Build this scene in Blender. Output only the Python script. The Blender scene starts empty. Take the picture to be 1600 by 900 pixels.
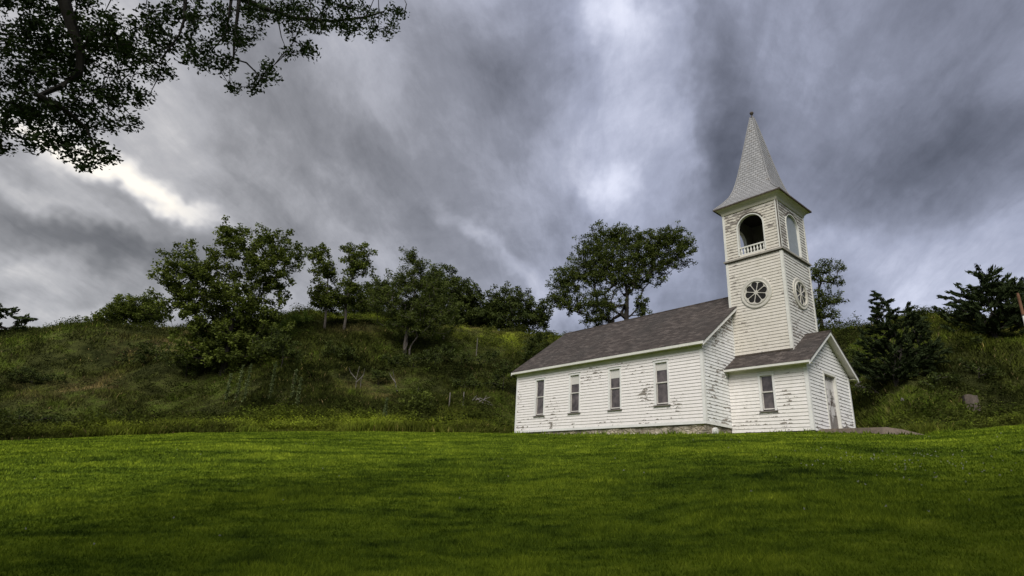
import bpy, math, random
import numpy as np
from mathutils import Vector, Matrix
rad = math.radians
random.seed(7)
RG = np.random.default_rng(11)
scn = bpy.context.scene
COL = scn.collection

# ------------------------------------------------------------ camera, exposure
YAW, PITCH, ROLL = rad(39.5058), rad(19.2911), rad(3.1581)
CAM = np.array([-20.744, -12.572, -2.763])
FPX = 884.47
_f = np.array([math.sin(YAW)*math.cos(PITCH), math.cos(YAW)*math.cos(PITCH), math.sin(PITCH)])
_r0 = np.array([math.cos(YAW), -math.sin(YAW), 0.0]); _u0 = np.cross(_r0, _f)
_r = math.cos(ROLL)*_r0 + math.sin(ROLL)*_u0
_u = -math.sin(ROLL)*_r0 + math.cos(ROLL)*_u0
cam_data = bpy.data.cameras.new('camera'); cam = bpy.data.objects.new('camera', cam_data); COL.objects.link(cam)
cam_data.sensor_width = 36; cam_data.lens = FPX/1600*36; cam_data.clip_end = 3000; cam_data.clip_start = .05
M = Matrix(((_r[0], _u[0], -_f[0], CAM[0]), (_r[1], _u[1], -_f[1], CAM[1]), (_r[2], _u[2], -_f[2], CAM[2]), (0, 0, 0, 1)))
cam.matrix_world = M
scn.camera = cam
scn.view_settings.view_transform = 'Standard'; scn.view_settings.look = 'None'
scn.view_settings.gamma = 1; scn.view_settings.use_curve_mapping = False
scn.view_settings.exposure = 1.18
scn.cycles.max_bounces = 5; scn.cycles.diffuse_bounces = 2; scn.cycles.glossy_bounces = 2
scn.cycles.transparent_max_bounces = 6; scn.cycles.transmission_bounces = 3

def ray(px, py):
    d = _f + (px-800)/FPX*_r - (py-450)/FPX*_u
    return d/np.linalg.norm(d)

# ------------------------------------------------------------ sun
SUN_AZ, SUN_EL = rad(-125), rad(45)        # azimuth from +Y towards +X
sd = Vector((math.sin(SUN_AZ)*math.cos(SUN_EL), math.cos(SUN_AZ)*math.cos(SUN_EL), math.sin(SUN_EL)))
sl = bpy.data.lights.new('sun', 'SUN'); sl.energy = 1.5; sl.angle = rad(34); sl.color = (1.0, .955, .89)
so = bpy.data.objects.new('sun', sl); COL.objects.link(so); so.rotation_euler = sd.to_track_quat('Z', 'Y').to_euler(); so.location = (0, 0, 60)

# ------------------------------------------------------------ node helper
class NT:
    def __init__(s, nt): s.nt = nt
    def n(s, typ, **kw):
        nd = s.nt.nodes.new(typ)
        ins = kw.pop('ins', {})
        for k, v in kw.items(): setattr(nd, k, v)
        for k, v in ins.items(): s.put(nd.inputs[k], v)
        return nd
    def put(s, sock, v):
        if isinstance(v, bpy.types.NodeSocket): s.nt.links.new(v, sock)
        elif isinstance(v, bpy.types.Node): s.nt.links.new(v.outputs[0], sock)
        else: sock.default_value = v
    def m(s, op, a, b=0.0, c=None, clamp=False):
        ins = {0: a, 1: b}
        if c is not None: ins[2] = c
        return s.n('ShaderNodeMath', operation=op, use_clamp=clamp, ins=ins).outputs[0]
    def v(s, op, a, b=(0, 0, 0)):
        nd = s.n('ShaderNodeVectorMath', operation=op, ins={0: a, 1: b})
        return nd.outputs['Value'] if op in ('DOT_PRODUCT', 'LENGTH', 'DISTANCE') else nd.outputs[0]
    def scale(s, a, k):
        nd = s.n('ShaderNodeVectorMath', operation='SCALE'); s.put(nd.inputs[0], a); s.put(nd.inputs['Scale'], k); return nd.outputs[0]
    def mix(s, f, a, b, bt='MIX'):
        nd = s.nt.nodes.new('ShaderNodeMix'); nd.data_type = 'RGBA'; nd.blend_type = bt; nd.clamp_factor = True
        s.put(nd.inputs[0], f); s.put(nd.inputs[6], a); s.put(nd.inputs[7], b); return nd.outputs[2]
    def ramp(s, f, stops, interp='LINEAR'):
        nd = s.nt.nodes.new('ShaderNodeValToRGB'); cr = nd.color_ramp; cr.interpolation = interp
        while len(cr.elements) < len(stops): cr.elements.new(.5)
        for e, (p, c) in zip(cr.elements, stops):
            e.position = p; e.color = (c, c, c, 1) if isinstance(c, (int, float)) else (*c, 1)
        s.put(nd.inputs[0], f); return nd.outputs[0]
    def noise(s, vec, scale, detail=3, rough=.5, dist=0.0, color=False):
        nd = s.n('ShaderNodeTexNoise', ins={'Scale': scale, 'Detail': detail, 'Roughness': rough, 'Distortion': dist})
        s.put(nd.inputs['Vector'], vec); return nd.outputs['Color' if color else 'Fac']
    def comb(s, x, y, z=0.0): return s.n('ShaderNodeCombineXYZ', ins={0: x, 1: y, 2: z}).outputs[0]

# ------------------------------------------------------------ world: Nishita sky behind a procedural cloud deck
w = bpy.data.worlds.new('World'); scn.world = w; w.use_nodes = True
wt = w.node_tree; wt.nodes.clear(); T = NT(wt)
tc = T.n('ShaderNodeTexCoord').outputs['Generated']
sky = T.n('ShaderNodeTexSky', sky_type='NISHITA', sun_disc=False, sun_elevation=SUN_EL, sun_rotation=SUN_AZ)
N0 = T.v('NORMALIZE', tc)
wn = T.noise(N0, 3.2, 5, .66, color=True)
wv = T.scale(T.v('SUBTRACT', wn, (.5, .5, .5)), .20)
N = T.v('NORMALIZE', T.v('ADD', N0, wv))
# cloud plane, streaked along the wind (az 50)
WA = rad(51)
def plane(Nv, off):
    sep = T.n('ShaderNodeSeparateXYZ', ins={0: Nv})
    z = T.m('ADD', T.m('MAXIMUM', sep.outputs[2], 0.0), off)
    inv = T.m('DIVIDE', 1.0, z)
    a = T.m('MULTIPLY', T.v('DOT_PRODUCT', Nv, (math.sin(WA), math.cos(WA), 0)), inv)
    b = T.m('MULTIPLY', T.v('DOT_PRODUCT', Nv, (math.cos(WA), -math.sin(WA), 0)), inv)
    return a, b
N1 = T.v('NORMALIZE', T.v('ADD', N0, T.scale(wv, .25)))
a1, b1 = plane(N1, .22)
fine = T.noise(T.comb(T.m('MULTIPLY', a1, .8), T.m('MULTIPLY', b1, 2.1), 3.7), 2.0, 10, .60, .5)
thin = T.noise(T.comb(T.m('MULTIPLY', a1, 1.6), T.m('MULTIPLY', b1, 5.5), 1.3), 2.2, 9, .66, .7)
big = T.noise(T.comb(T.m('MULTIPLY', a1, .45), T.m('MULTIPLY', b1, 1.0), 9.1), 1.5, 5, .55, .5)
puff = T.noise(N1, 3.6, 12, .64, .25)
def blob(px, py, sx, sy, ang, amp):
    """soft patch of lighter or darker cloud in a fixed direction of the sky"""
    c = ray(px, py)
    r_ = _r - c*np.dot(_r, c); r_ /= np.linalg.norm(r_); u_ = np.cross(r_, c)
    if np.dot(u_, _u) < 0: u_ = -u_
    ca, sa = math.cos(rad(ang)), math.sin(rad(ang))
    A = ca*r_ - sa*u_; B = sa*r_ + ca*u_
    da = T.m('DIVIDE', T.v('DOT_PRODUCT', N, tuple(A)), sx/FPX)
    db = T.m('DIVIDE', T.v('DOT_PRODUCT', N, tuple(B)), sy/FPX)
    q = T.m('ADD', T.m('MULTIPLY', da, da), T.m('MULTIPLY', db, db))
    g = T.m('EXPONENT', T.m('MULTIPLY', q, -1.0))
    gate = T.m('GREATER_THAN', T.v('DOT_PRODUCT', N, tuple(c)), 0.0)
    return T.m('MULTIPLY', T.m('MULTIPLY', g, gate), amp)
BL = [ # px, py, sx, sy, angle (clockwise), amp
 (945, 10, 48, 70, -8, .30), (975, 150, 70, 110, -12, .18), (930, 240, 60, 60, 30, .08), (1010, 300, 55, 80, -20, .10), (960, 290, 34, 34, 20, .24), (890, 190, 60, 170, 10, .10), (1040, 90, 60, 110, -22, .08), (1050, 240, 40, 110, -12, .09),
 (1125, 270, 34, 150, -8, -.22), (1090, 60, 40, 90, -20, -.05), (1180, 190, 90, 90, 0, -.07), (1420, 70, 240, 120, 10, -.07), (1520, 225, 190, 55, -10, -.20), (1560, 320, 80, 40, -12, -.12),
 (1330, 250, 90, 40, -25, .09), (1390, 385, 190, 45, 0, .09), (1200, 120, 50, 90, 45, .05), (1270, 370, 60, 40, 0, .10),
 (780, 150, 120, 90, 38, -.07), (640, 300, 190, 60, 36, -.11), (560, 130, 140, 60, 25, .05), (740, 10, 60, 40, 40, .10), (510, 255, 150, 20, 33, .06), (450, 300, 150, 26, 30, .08),
 (225, 290, 90, 12, 26, .30), (150, 255, 120, 16, 22, .22), (315, 345, 60, 14, 34, .24), (50, 228, 60, 22, 16, .16), (60, 20, 220, 130, 0, .13), (250, 60, 100, 60, 0, .05), (50, 310, 150, 12, 18, .10),
 (120, 365, 170, 26, 10, -.18), (300, 405, 130, 30, 14, -.13), (20, 420, 80, 22, 0, .12), (80, 455, 160, 12, 4, -.07), (120, 480, 240, 30, 0, .17), (60, 320, 150, 22, 16, .10), (240, 330, 80, 10, 30, -.08),
 (790, 400, 90, 16, 38, .16), (710, 340, 80, 12, 36, .08), (480, 410, 110, 50, 0, .10), (870, 490, 120, 30, 0, .12), (1480, 470, 140, 30, 0, .08)]
acc = T.m('ADD', T.m('MULTIPLY', T.m('SUBTRACT', fine, .5), .28), T.m('MULTIPLY', T.m('SUBTRACT', big, .5), .24))
acc = T.m('ADD', acc, T.m('MULTIPLY', T.m('SUBTRACT', puff, .5), .60))
acc = T.m('ADD', acc, T.m('MULTIPLY', T.m('SUBTRACT', thin, .5), .15))
acc = T.m('ADD', acc, .500)
for b_ in BL:
    if b_[5]: acc = T.m('ADD', acc, blob(*b_))
lum = T.ramp(acc, [(0, .035), (.18, .085), (.34, .165), (.48, .27), (.64, .46), (.82, .78), (1, .98)])
warm = T.m('MULTIPLY_ADD', T.v('DOT_PRODUCT', N0, tuple(ray(100, 350))), 3.2, -2.2, clamp=True)
tint = T.mix(warm, (.885, .945, 1.22, 1), (1.02, 1.01, 1.04, 1))
glow = T.ramp(acc, [(.60, 0), (.95, 1)])
tint = T.mix(T.m('MULTIPLY', glow, .75), tint, (.97, .975, 1.05, 1))
tint = T.mix(T.m('MULTIPLY', glow, warm), tint, (1.06, 1.0, .90, 1))
ccol = T.mix(1.0, lum, tint, 'MULTIPLY')
bg1 = T.n('ShaderNodeBackground', ins={'Color': sky.outputs[0], 'Strength': .08})
bg2 = T.n('ShaderNodeBackground', ins={'Color': ccol, 'Strength': .475})
mx = T.n('ShaderNodeMixShader', ins={0: .95, 1: bg1.outputs[0], 2: bg2.outputs[0]})
wo = T.n('ShaderNodeOutputWorld'); wt.links.new(mx.outputs[0], wo.inputs[0])
w.cycles.sampling_method = 'MANUAL'; w.cycles.sample_map_resolution = 512

# ------------------------------------------------------------ tagging helpers
def tag(o, label=None, cat=None, group=None, kind=None):
    if label: o['label'] = label
    if cat: o['category'] = cat
    if group: o['group'] = group
    if kind: o['kind'] = kind
    return o
def empty(name, loc, label, cat, group=None):
    o = bpy.data.objects.new(name, None); COL.objects.link(o); o.location = loc
    return tag(o, label, cat, group)
def link(name, me, parent=None):
    o = bpy.data.objects.new(name, me); COL.objects.link(o)
    if parent is not None:
        o.parent = parent
        o.matrix_parent_inverse = Matrix.Translation(-wloc(parent))
    return o
def wloc(o):
    v = Vector(o.location)
    return v
# all meshes are built in world coordinates; a thing's Empty sits at its base

# ------------------------------------------------------------ materials
def newmat(name):
    m = bpy.data.materials.new(name); m.use_nodes = True; m.node_tree.nodes.clear()
    t = NT(m.node_tree); out = t.n('ShaderNodeOutputMaterial'); return m, t, out
def principled(t, out, **ins):
    bs = t.n('ShaderNodeBsdfPrincipled')
    for k, v in ins.items(): t.put(bs.inputs[k.replace('_', ' ')], v)
    t.nt.links.new(bs.outputs[0], out.inputs[0]); return bs
def bump(t, h, s=.4, d=.01):
    return t.n('ShaderNodeBump', ins={'Height': h, 'Strength': s, 'Distance': d}).outputs[0]

def paint(name, base, peel=.62, dirt=.25, seed=0.0, flake=(.25, .22, .19)):
    m, t, out = newmat(name)
    uv = t.n('ShaderNodeUVMap').outputs[0]
    ob = t.n('ShaderNodeTexCoord').outputs['Object']
    sp = t.n('ShaderNodeSeparateXYZ', ins={0: uv})
    row = t.m('FLOOR', sp.outputs[1]); fr = t.m('FRACT', sp.outputs[1])
    rv = t.comb(t.m('ADD', t.m('MULTIPLY', sp.outputs[0], 1.0), seed), t.m('MULTIPLY', row, 3.17), t.m('MULTIPLY', fr, .35))
    rn = t.noise(rv, 3.2, 5, .62)                     # streaks that run along a board
    lo = t.noise(ob, .55, 2, .5)                      # where the weather got at it
    fn = t.noise(ob, 16.0, 4, .6)
    low = t.m('MULTIPLY', t.m('SUBTRACT', .55, fr), .10)
    k = t.m('ADD', t.m('ADD', t.m('MULTIPLY', rn, .62), t.m('MULTIPLY', lo, .46)), low)
    k = t.m('ADD', k, t.m('MULTIPLY', t.m('SUBTRACT', fn, .5), .20))
    zz_ = t.n('ShaderNodeSeparateXYZ', ins={0: ob}).outputs[2]
    k = t.m('ADD', k, t.m('MULTIPLY', t.m('SUBTRACT', .7, zz_, clamp=True), .07))
    pt = t.noise(t.v('MULTIPLY', ob, (1.0, 1.0, 2.2)), 1.5, 3, .55)
    k = t.m('ADD', k, t.m('MULTIPLY', t.ramp(pt, [(.60, 0), (.68, 1)]), .07))
    mask = t.ramp(k, [(peel, 0), (peel+.028, 1)])
    rown = t.noise(t.comb(t.m('MULTIPLY', row, 7.7), seed, 0), 1.0, 1)
    col = t.mix(t.m('MULTIPLY', rown, .35), (*base, 1), (*[c*.80 for c in base], 1))
    st = t.ramp(t.noise(t.comb(t.m('MULTIPLY', sp.outputs[0], 4.0), t.m('MULTIPLY', sp.outputs[1], .25), seed), 1.6, 5, .6), [(.40, 0), (.75, 1)])
    col = t.mix(t.m('MULTIPLY', st, dirt), col, (base[0]*.60, base[1]*.60, base[2]*.52, 1))
    wood = t.mix(fn, (flake[0]*.45, flake[1]*.45, flake[2]*.45, 1), (*[c*1.4 for c in flake], 1))
    col = t.mix(mask, col, wood)
    h = t.m('ADD', t.m('MULTIPLY', mask, -1.0), t.m('MULTIPLY', fn, .4))
    principled(t, out, Base_Color=col, Roughness=.75, Normal=bump(t, h, .5, .004))
    return m
def plain(name, base, rough=.8, var=.25, scale=6.0, bmp=.2, spec=.3):
    m, t, out = newmat(name)
    ob = t.n('ShaderNodeTexCoord').outputs['Object']
    n1 = t.noise(ob, scale, 5, .6); n2 = t.noise(ob, scale*.13, 2)
    k = t.m('MULTIPLY', t.m('ADD', n1, n2), .5)
    c = t.mix(t.ramp(k, [(.3, 0), (.7, 1)]), (*[x*(1-var) for x in base], 1), (*[x*(1+var) for x in base], 1))
    b = principled(t, out, Base_Color=c, Roughness=rough, Normal=bump(t, n1, bmp, .01)); b.inputs['Specular IOR Level'].default_value = spec
    return m
MT = {}
MT['side'] = paint('side_paint', (.89, .845, .815), .675, .24, 3.0)
MT['front'] = paint('front_paint', (.86, .86, .845), .615, .36, 11.0)
MT['porch'] = paint('porch_paint', (.87, .83, .79), .69, .28, 21.0)
MT['porchf'] = paint('porch_front_paint', (.87, .855, .83), .65, .32, 27.0)
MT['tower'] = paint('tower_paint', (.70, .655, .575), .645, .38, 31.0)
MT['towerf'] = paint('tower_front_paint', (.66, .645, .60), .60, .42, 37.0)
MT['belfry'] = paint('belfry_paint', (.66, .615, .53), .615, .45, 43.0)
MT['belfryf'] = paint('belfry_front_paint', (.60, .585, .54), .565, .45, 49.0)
MT['trim'] = plain('trim_paint', (.70, .69, .63), .6, .16, 9)
MT['rose'] = plain('aged_tower_trim', (.55, .525, .46), .7, .2, 9)
MT['rglass'] = plain('dark_old_glass', (.022, .020, .016), .35, .5, 4, .05)
MT['trimw'] = plain('white_trim_paint', (.78, .77, .74), .6, .12, 9)
MT['mild'] = plain('mildewed_paint', (.55, .54, .40), .7, .22, 2.5)
MT['cove'] = plain('cream_cove_paint', (.50, .475, .38), .7, .25, 2.0)
MT['edge'] = plain('bare_edge_lap_shade', (.13, .105, .085), .9, .5, 8)  # bare wood on board undersides, darkened to strengthen the lap shadow lines
MT['brown'] = plain('weathered_brown_wood', (.085, .068, .055), .9, .5, 14)
MT['greyw'] = plain('weathered_grey_wood', (.20, .18, .165), .9, .45, 14)
MT['panel'] = plain('sky_coloured_panel', (.27, .30, .33), .8, .18, 3)
MT['lining'] = plain('belfry_inner_boards', (.26, .245, .23), .9, .25, 4)
MT['ledge'] = plain('flaking_ledge_paint', (.32, .30, .26), .9, .45, 6)
MT['dark'] = plain('dark_interior_boards', (.045, .038, .034), .95, .4, 5)
MT['shade'] = plain('window_blind', (.62, .60, .56), .9, .06, 3)
MT['sash'] = plain('sash_paint', (.62, .59, .55), .7, .3, 18)

def glass_mat():
    m, t, out = newmat('old_window_glass')
    ob = t.n('ShaderNodeTexCoord').outputs['Object']
    n1 = t.noise(ob, 2.3, 4, .6)
    c = t.mix(t.ramp(n1, [(.35, 0), (.7, 1)]), (.045, .039, .038, 1), (.16, .135, .13, 1))
    b = principled(t, out, Base_Color=c, Roughness=.16, Normal=bump(t, t.noise(ob, 3.0, 2), .12, .02)); b.inputs['Specular IOR Level'].default_value = .6
    return m
MT['glass'] = glass_mat()

def shingle_mat():
    m, t, out = newmat('asphalt_shingles')
    uv = t.n('ShaderNodeUVMap').outputs[0]
    br = t.n('ShaderNodeTexBrick', offset=.5, ins={'Scale': 1.0, 'Mortar Size': .03, 'Brick Width': .32, 'Row Height': 1.0, 'Mortar Smooth': .6, 'Bias': 0.0,
        'Color1': (.0, .0, .0, 1), 'Color2': (1, 1, 1, 1), 'Mortar': (.2, .2, .2, 1)}); t.put(br.inputs['Vector'], uv)
    ob = t.n('ShaderNodeTexCoord').outputs['Object']
    sp = t.n('ShaderNodeSeparateXYZ', ins={0: uv})
    n1 = t.noise(ob, 38.0, 3, .7); n2 = t.noise(ob, .6, 4, .6)
    rn = t.noise(t.comb(t.m('MULTIPLY', sp.outputs[0], 2.0), t.m('MULTIPLY', t.m('FLOOR', sp.outputs[1]), 5.3), 0), 1.3, 3, .6)
    k = t.m('ADD', t.m('MULTIPLY', br.outputs['Color'], .45), t.m('MULTIPLY', rn, .55))
    c = t.ramp(k, [(.25, (.024, .018, .016)), (.5, (.060, .048, .042)), (.75, (.135, .112, .098))])
    c = t.mix(t.m('MULTIPLY', n1, .3), c, (.15, .12, .10, 1))
    c = t.mix(t.ramp(n2, [(.42, 0), (.7, .55)]), c, (.05, .045, .040, 1))
    principled(t, out, Base_Color=c, Roughness=.95, Normal=bump(t, t.m('ADD', n1, br.outputs['Fac']), .5, .01))
    return m
MT['roof'] = shingle_mat()
def metal_mat():
    m, t, out = newmat('galvanised_metal_shingles')
    uv = t.n('ShaderNodeUVMap').outputs[0]
    br = t.n('ShaderNodeTexBrick', offset=.5, ins={'Scale': 1.0, 'Mortar Size': .035, 'Brick Width': .22, 'Row Height': 1.0, 'Mortar Smooth': .3, 'Bias': 0.0,
        'Color1': (0, 0, 0, 1), 'Color2': (1, 1, 1, 1), 'Mortar': (.5, .5, .5, 1)}); t.put(br.inputs['Vector'], uv)
    ob = t.n('ShaderNodeTexCoord').outputs['Object']
    n1 = t.noise(ob, 3.0, 5, .6); n2 = t.noise(ob, 30, 3)
    k = t.m('ADD', t.m('MULTIPLY', br.outputs['Color'], .4), t.m('MULTIPLY', n1, .6))
    c = t.ramp(k, [(.2, (.30, .30, .295)), (.55, (.36, .36, .36)), (.85, (.43, .425, .415))])
    c = t.mix(t.m('MULTIPLY', br.outputs['Fac'], .55), c, (.19, .185, .18, 1))
    c = t.mix(t.ramp(n1, [(.60, 0), (.70, .6)]), c, (.22, .18, .14, 1))
    principled(t, out, Base_Color=c, Roughness=.62, Metallic=.25, Normal=bump(t, t.m('SUBTRACT', n2, br.outputs['Fac']), .5, .012))
    return m
MT['metal'] = metal_mat()
def stone_mat():
    m, t, out = newmat('limestone_rubble')
    ob = t.n('ShaderNodeTexCoord').outputs['Object']
    sc = t.v('MULTIPLY', ob, (1.0, 1.0, 2.2))
    vo = t.n('ShaderNodeTexVoronoi', feature='DISTANCE_TO_EDGE', ins={'Scale': 3.2}); t.put(vo.inputs['Vector'], t.v('ADD', sc, t.scale(t.noise(ob, 4, 3, color=True), .25)))
    n1 = t.noise(ob, 7, 6, .65); n2 = t.noise(ob, 1.1, 3)
    c = t.ramp(n1, [(.3, (.26, .21, .14)), (.46, (.46, .39, .29)), (.66, (.62, .56, .45))])
    c = t.mix(t.ramp(n2, [(.45, 0), (.62, .75)]), c, (.09, .075, .055, 1))
    c = t.mix(t.ramp(vo.outputs['Distance'], [(0, .45), (.06, 0)]), c, (.12, .10, .075, 1))
    principled(t, out, Base_Color=c, Roughness=.95, Normal=bump(t, t.m('ADD', n1, t.ramp(vo.outputs['Distance'], [(0, 0), (.15, 1)])), .8, .04))
    return m
MT['stone'] = stone_mat()
MT['conc'] = plain('old_concrete', (.17, .135, .105), .95, .55, 9, .9)

def leafmat(name, dark, light, trans=.25, rough=.65):
    m, t, out = newmat(name)
    at = t.n('ShaderNodeAttribute', attribute_name='v').outputs['Fac']
    c = t.mix(at, (*dark, 1), (*light, 1))
    d = t.n('ShaderNodeBsdfPrincipled', ins={'Base Color': c, 'Roughness': rough}); d.inputs['Specular IOR Level'].default_value = .08
    tr = t.n('ShaderNodeBsdfTranslucent'); t.put(tr.inputs[0], t.mix(1.0, c, (1.1, 1.25, .55, 1), 'MULTIPLY'))
    mx_ = t.n('ShaderNodeMixShader', ins={0: trans, 1: d.outputs[0], 2: tr.outputs[0]})
    t.nt.links.new(mx_.outputs[0], out.inputs[0]); return m
MT['leafA'] = leafmat('maple_leaves', (.020, .030, .007), (.165, .20, .036))
MT['leafB'] = leafmat('oak_leaves', (.014, .023, .007), (.10, .125, .028), .18)
MT['leafC'] = leafmat('willow_leaves', (.016, .026, .007), (.135, .165, .036))
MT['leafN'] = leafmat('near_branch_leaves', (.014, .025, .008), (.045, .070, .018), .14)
MT['cedar'] = leafmat('cedar_sprays', (.014, .022, .008), (.055, .075, .026), .08, .8)
MT['shrubY'] = leafmat('yellow_green_leaves', (.07, .11, .018), (.17, .23, .045), .3)
MT['stalk'] = leafmat('mullein_leaves', (.07, .095, .035), (.17, .20, .085), .2)
MT['dry'] = leafmat('dry_stems', (.16, .13, .085), (.34, .28, .19), .1)
MT['barkn'] = plain('near_bark', (.022, .019, .016), .95, .4, 12, .6)
MT['bark'] = plain('bark', (.040, .034, .029), .95, .5, 12, .8)
MT['barkp'] = plain('pale_bark', (.095, .083, .070), .95, .4, 12, .6)
MT['stump'] = plain('stump_wood', (.11, .09, .072), .95, .55, 9, .9)
MT['deadw'] = plain('dead_grey_wood', (.15, .135, .115), .95, .4, 9, .6)

def ground_mat():
    m, t, out = newmat('ground_turf_and_weeds')
    ob = t.n('ShaderNodeTexCoord').outputs['Object']
    wild = t.n('ShaderNodeAttribute', attribute_name='wild').outputs['Fac']
    c1 = lawn_col(t, ob); c2 = hill_col(t, ob)
    c = t.mix(wild, t.mix(.25, c1, (.02, .03, .008, 1)), t.mix(.45, c2, (.018, .018, .008, 1)))
    h = t.m('ADD', t.noise(ob, 35, 4, .7), t.noise(ob, 3, 3))
    b = principled(t, out, Base_Color=c, Roughness=1.0, Normal=bump(t, h, .7, .06)); b.inputs['Specular IOR Level'].default_value = .0
    return m
MOW = rad(39.5)
def lawn_col(t, ob):
    a = t.v('DOT_PRODUCT', ob, (math.sin(MOW+.12), math.cos(MOW+.12), 0)); b = t.v('DOT_PRODUCT', ob, (math.cos(MOW+.12), -math.sin(MOW+.12), 0))
    st = t.noise(t.comb(t.m('MULTIPLY', a, 1.1), t.m('MULTIPLY', b, .22), 0), 1.0, 5, .62, .4)
    pt = t.noise(ob, .30, 4, .6)
    fn = t.noise(t.comb(t.m('MULTIPLY', a, 3.0), t.m('MULTIPLY', b, 1.2), 5), 1.6, 4, .65)
    k = t.m('ADD', t.m('ADD', t.m('MULTIPLY', st, .34), t.m('MULTIPLY', pt, .22)), t.m('MULTIPLY', fn, .44))
    return t.ramp(k, [(.39, (.030, .054, .009)), (.47, (.108, .162, .016)), (.55, (.195, .262, .021)), (.64, (.31, .37, .035))])
def hill_col(t, ob, tan=None, lush=None):
    n1 = t.noise(ob, .16, 4, .6, .3); n2 = t.noise(ob, 1.1, 4, .65)
    k = t.m('ADD', t.m('MULTIPLY', n1, .6), t.m('MULTIPLY', n2, .4))
    return t.ramp(k, [(.37, (.017, .022, .007)), (.46, (.042, .050, .015)), (.53, (.088, .098, .028)), (.60, (.110, .150, .025)), (.70, (.19, .17, .07))])
def hill_mix(t, c):
    tn = t.n('ShaderNodeAttribute', attribute_name='tan').outputs['Fac']; lu = t.n('ShaderNodeAttribute', attribute_name='lush').outputs['Fac']
    return t.mix(tn, t.mix(lu, c, (.31, .36, .045, 1)), (.36, .27, .14, 1))
MT['ground'] = ground_mat()
def blade_mat(name, kind):
    m, t, out = newmat(name)
    ob = t.n('ShaderNodeTexCoord').outputs['Object']
    v = t.n('ShaderNodeAttribute', attribute_name='v').outputs['Fac']
    if kind == 'lawn':
        c = lawn_col(t, ob)
        c = t.mix(1.0, c, t.ramp(v, [(0, (.50, .55, .5)), (.6, (1.0, 1.0, 1.0)), (1, (1.55, 1.45, 1.5))]), 'MULTIPLY')
    else:
        c = hill_mix(t, hill_col(t, ob))
        c = t.mix(1.0, c, t.ramp(v, [(0, (.40, .45, .4)), (.5, (.95, .95, .85)), (.9, (1.5, 1.6, 1.0)), (1, (2.3, 2.0, 1.6))]), 'MULTIPLY')
    d = t.n('ShaderNodeBsdfDiffuse', ins={'Color': c}); tr = t.n('ShaderNodeBsdfTranslucent', ins={'Color': c})
    mx_ = t.n('ShaderNodeMixShader', ins={0: .3, 1: d.outputs[0], 2: tr.outputs[0]})
    t.nt.links.new(mx_.outputs[0], out.inputs[0]); return m
MT['lawnb'] = blade_mat('lawn_blades', 'lawn'); MT['hillb'] = blade_mat('weed_blades', 'hill')

# ------------------------------------------------------------ mesh builder
class MB:
    def __init__(s): s.v = []; s.f = []; s.m = []; s.uv = []
    def face(s, pts, mi=0, uv=None):
        i = len(s.v); s.v += [tuple(p) for p in pts]; s.f.append(tuple(range(i, i+len(pts)))); s.m.append(mi)
        s.uv += uv if uv else [(0, 0)]*len(pts)
    def box(s, a, b, mi=0):
        (x0, y0, z0), (x1, y1, z1) = a, b
        x0, x1 = min(x0, x1), max(x0, x1); y0, y1 = min(y0, y1), max(y0, y1); z0, z1 = min(z0, z1), max(z0, z1)
        P = lambda x, y, z: (x, y, z)
        for q, uo in (([P(x0,y0,z0),P(x0,y1,z0),P(x1,y1,z0),P(x1,y0,z0)], 0), ([P(x0,y0,z1),P(x1,y0,z1),P(x1,y1,z1),P(x0,y1,z1)], 0),
                  ([P(x0,y0,z0),P(x1,y0,z0),P(x1,y0,z1),P(x0,y0,z1)], 0), ([P(x1,y1,z0),P(x0,y1,z0),P(x0,y1,z1),P(x1,y1,z1)], 0),
                  ([P(x0,y1,z0),P(x0,y0,z0),P(x0,y0,z1),P(x0,y1,z1)], 0), ([P(x1,y0,z0),P(x1,y1,z0),P(x1,y1,z1),P(x1,y0,z1)], 0)):
            s.face(q, mi, [(p[0]+p[1], p[2]) for p in q])
    def prism(s, poly, ext, mi=0):
        """poly: list of 3d points; extruded by vector ext"""
        e = Vector(ext); P = [Vector(p) for p in poly]; Q = [p+e for p in P]
        s.face(P[::-1], mi); s.face(Q, mi)
        for i in range(len(P)):
            j = (i+1) % len(P); s.face([P[i], P[j], Q[j], Q[i]], mi)
    def tube(s, pts, radii, seg=6, mi=0, cap=True):
        P = [Vector(p) for p in pts]; rings = []
        for i, p in enumerate(P):
            d = (P[min(i+1, len(P)-1)] - P[max(i-1, 0)]).normalized()
            a = d.cross(Vector((.31, .17, .93))).normalized()
            if a.length < .1: a = d.cross(Vector((1, 0, 0))).normalized()
            b = d.cross(a)
            rings.append([p + (a*math.cos(2*math.pi*k/seg) + b*math.sin(2*math.pi*k/seg))*radii[i] for k in range(seg)])
        for i in range(len(P)-1):
            for k in range(seg):
                j = (k+1) % seg; s.face([rings[i][k], rings[i][j], rings[i+1][j], rings[i+1][k]], mi)
        if cap: s.face(rings[0][::-1], mi); s.face(rings[-1], mi)
    def build(s, name, mats, parent=None, smooth=False):
        me = bpy.data.meshes.new(name); me.from_pydata(s.v, [], s.f)
        for m in (mats if isinstance(mats, list) else [mats]): me.materials.append(m)
        me.polygons.foreach_set('material_index', s.m)
        ul = me.uv_layers.new(name='UVMap'); ul.data.foreach_set('uv', np.array(s.uv, 'f').ravel())
        if smooth: me.polygons.foreach_set('use_smooth', [True]*len(s.f))
        me.update(); return link(name, me, parent)

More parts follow.
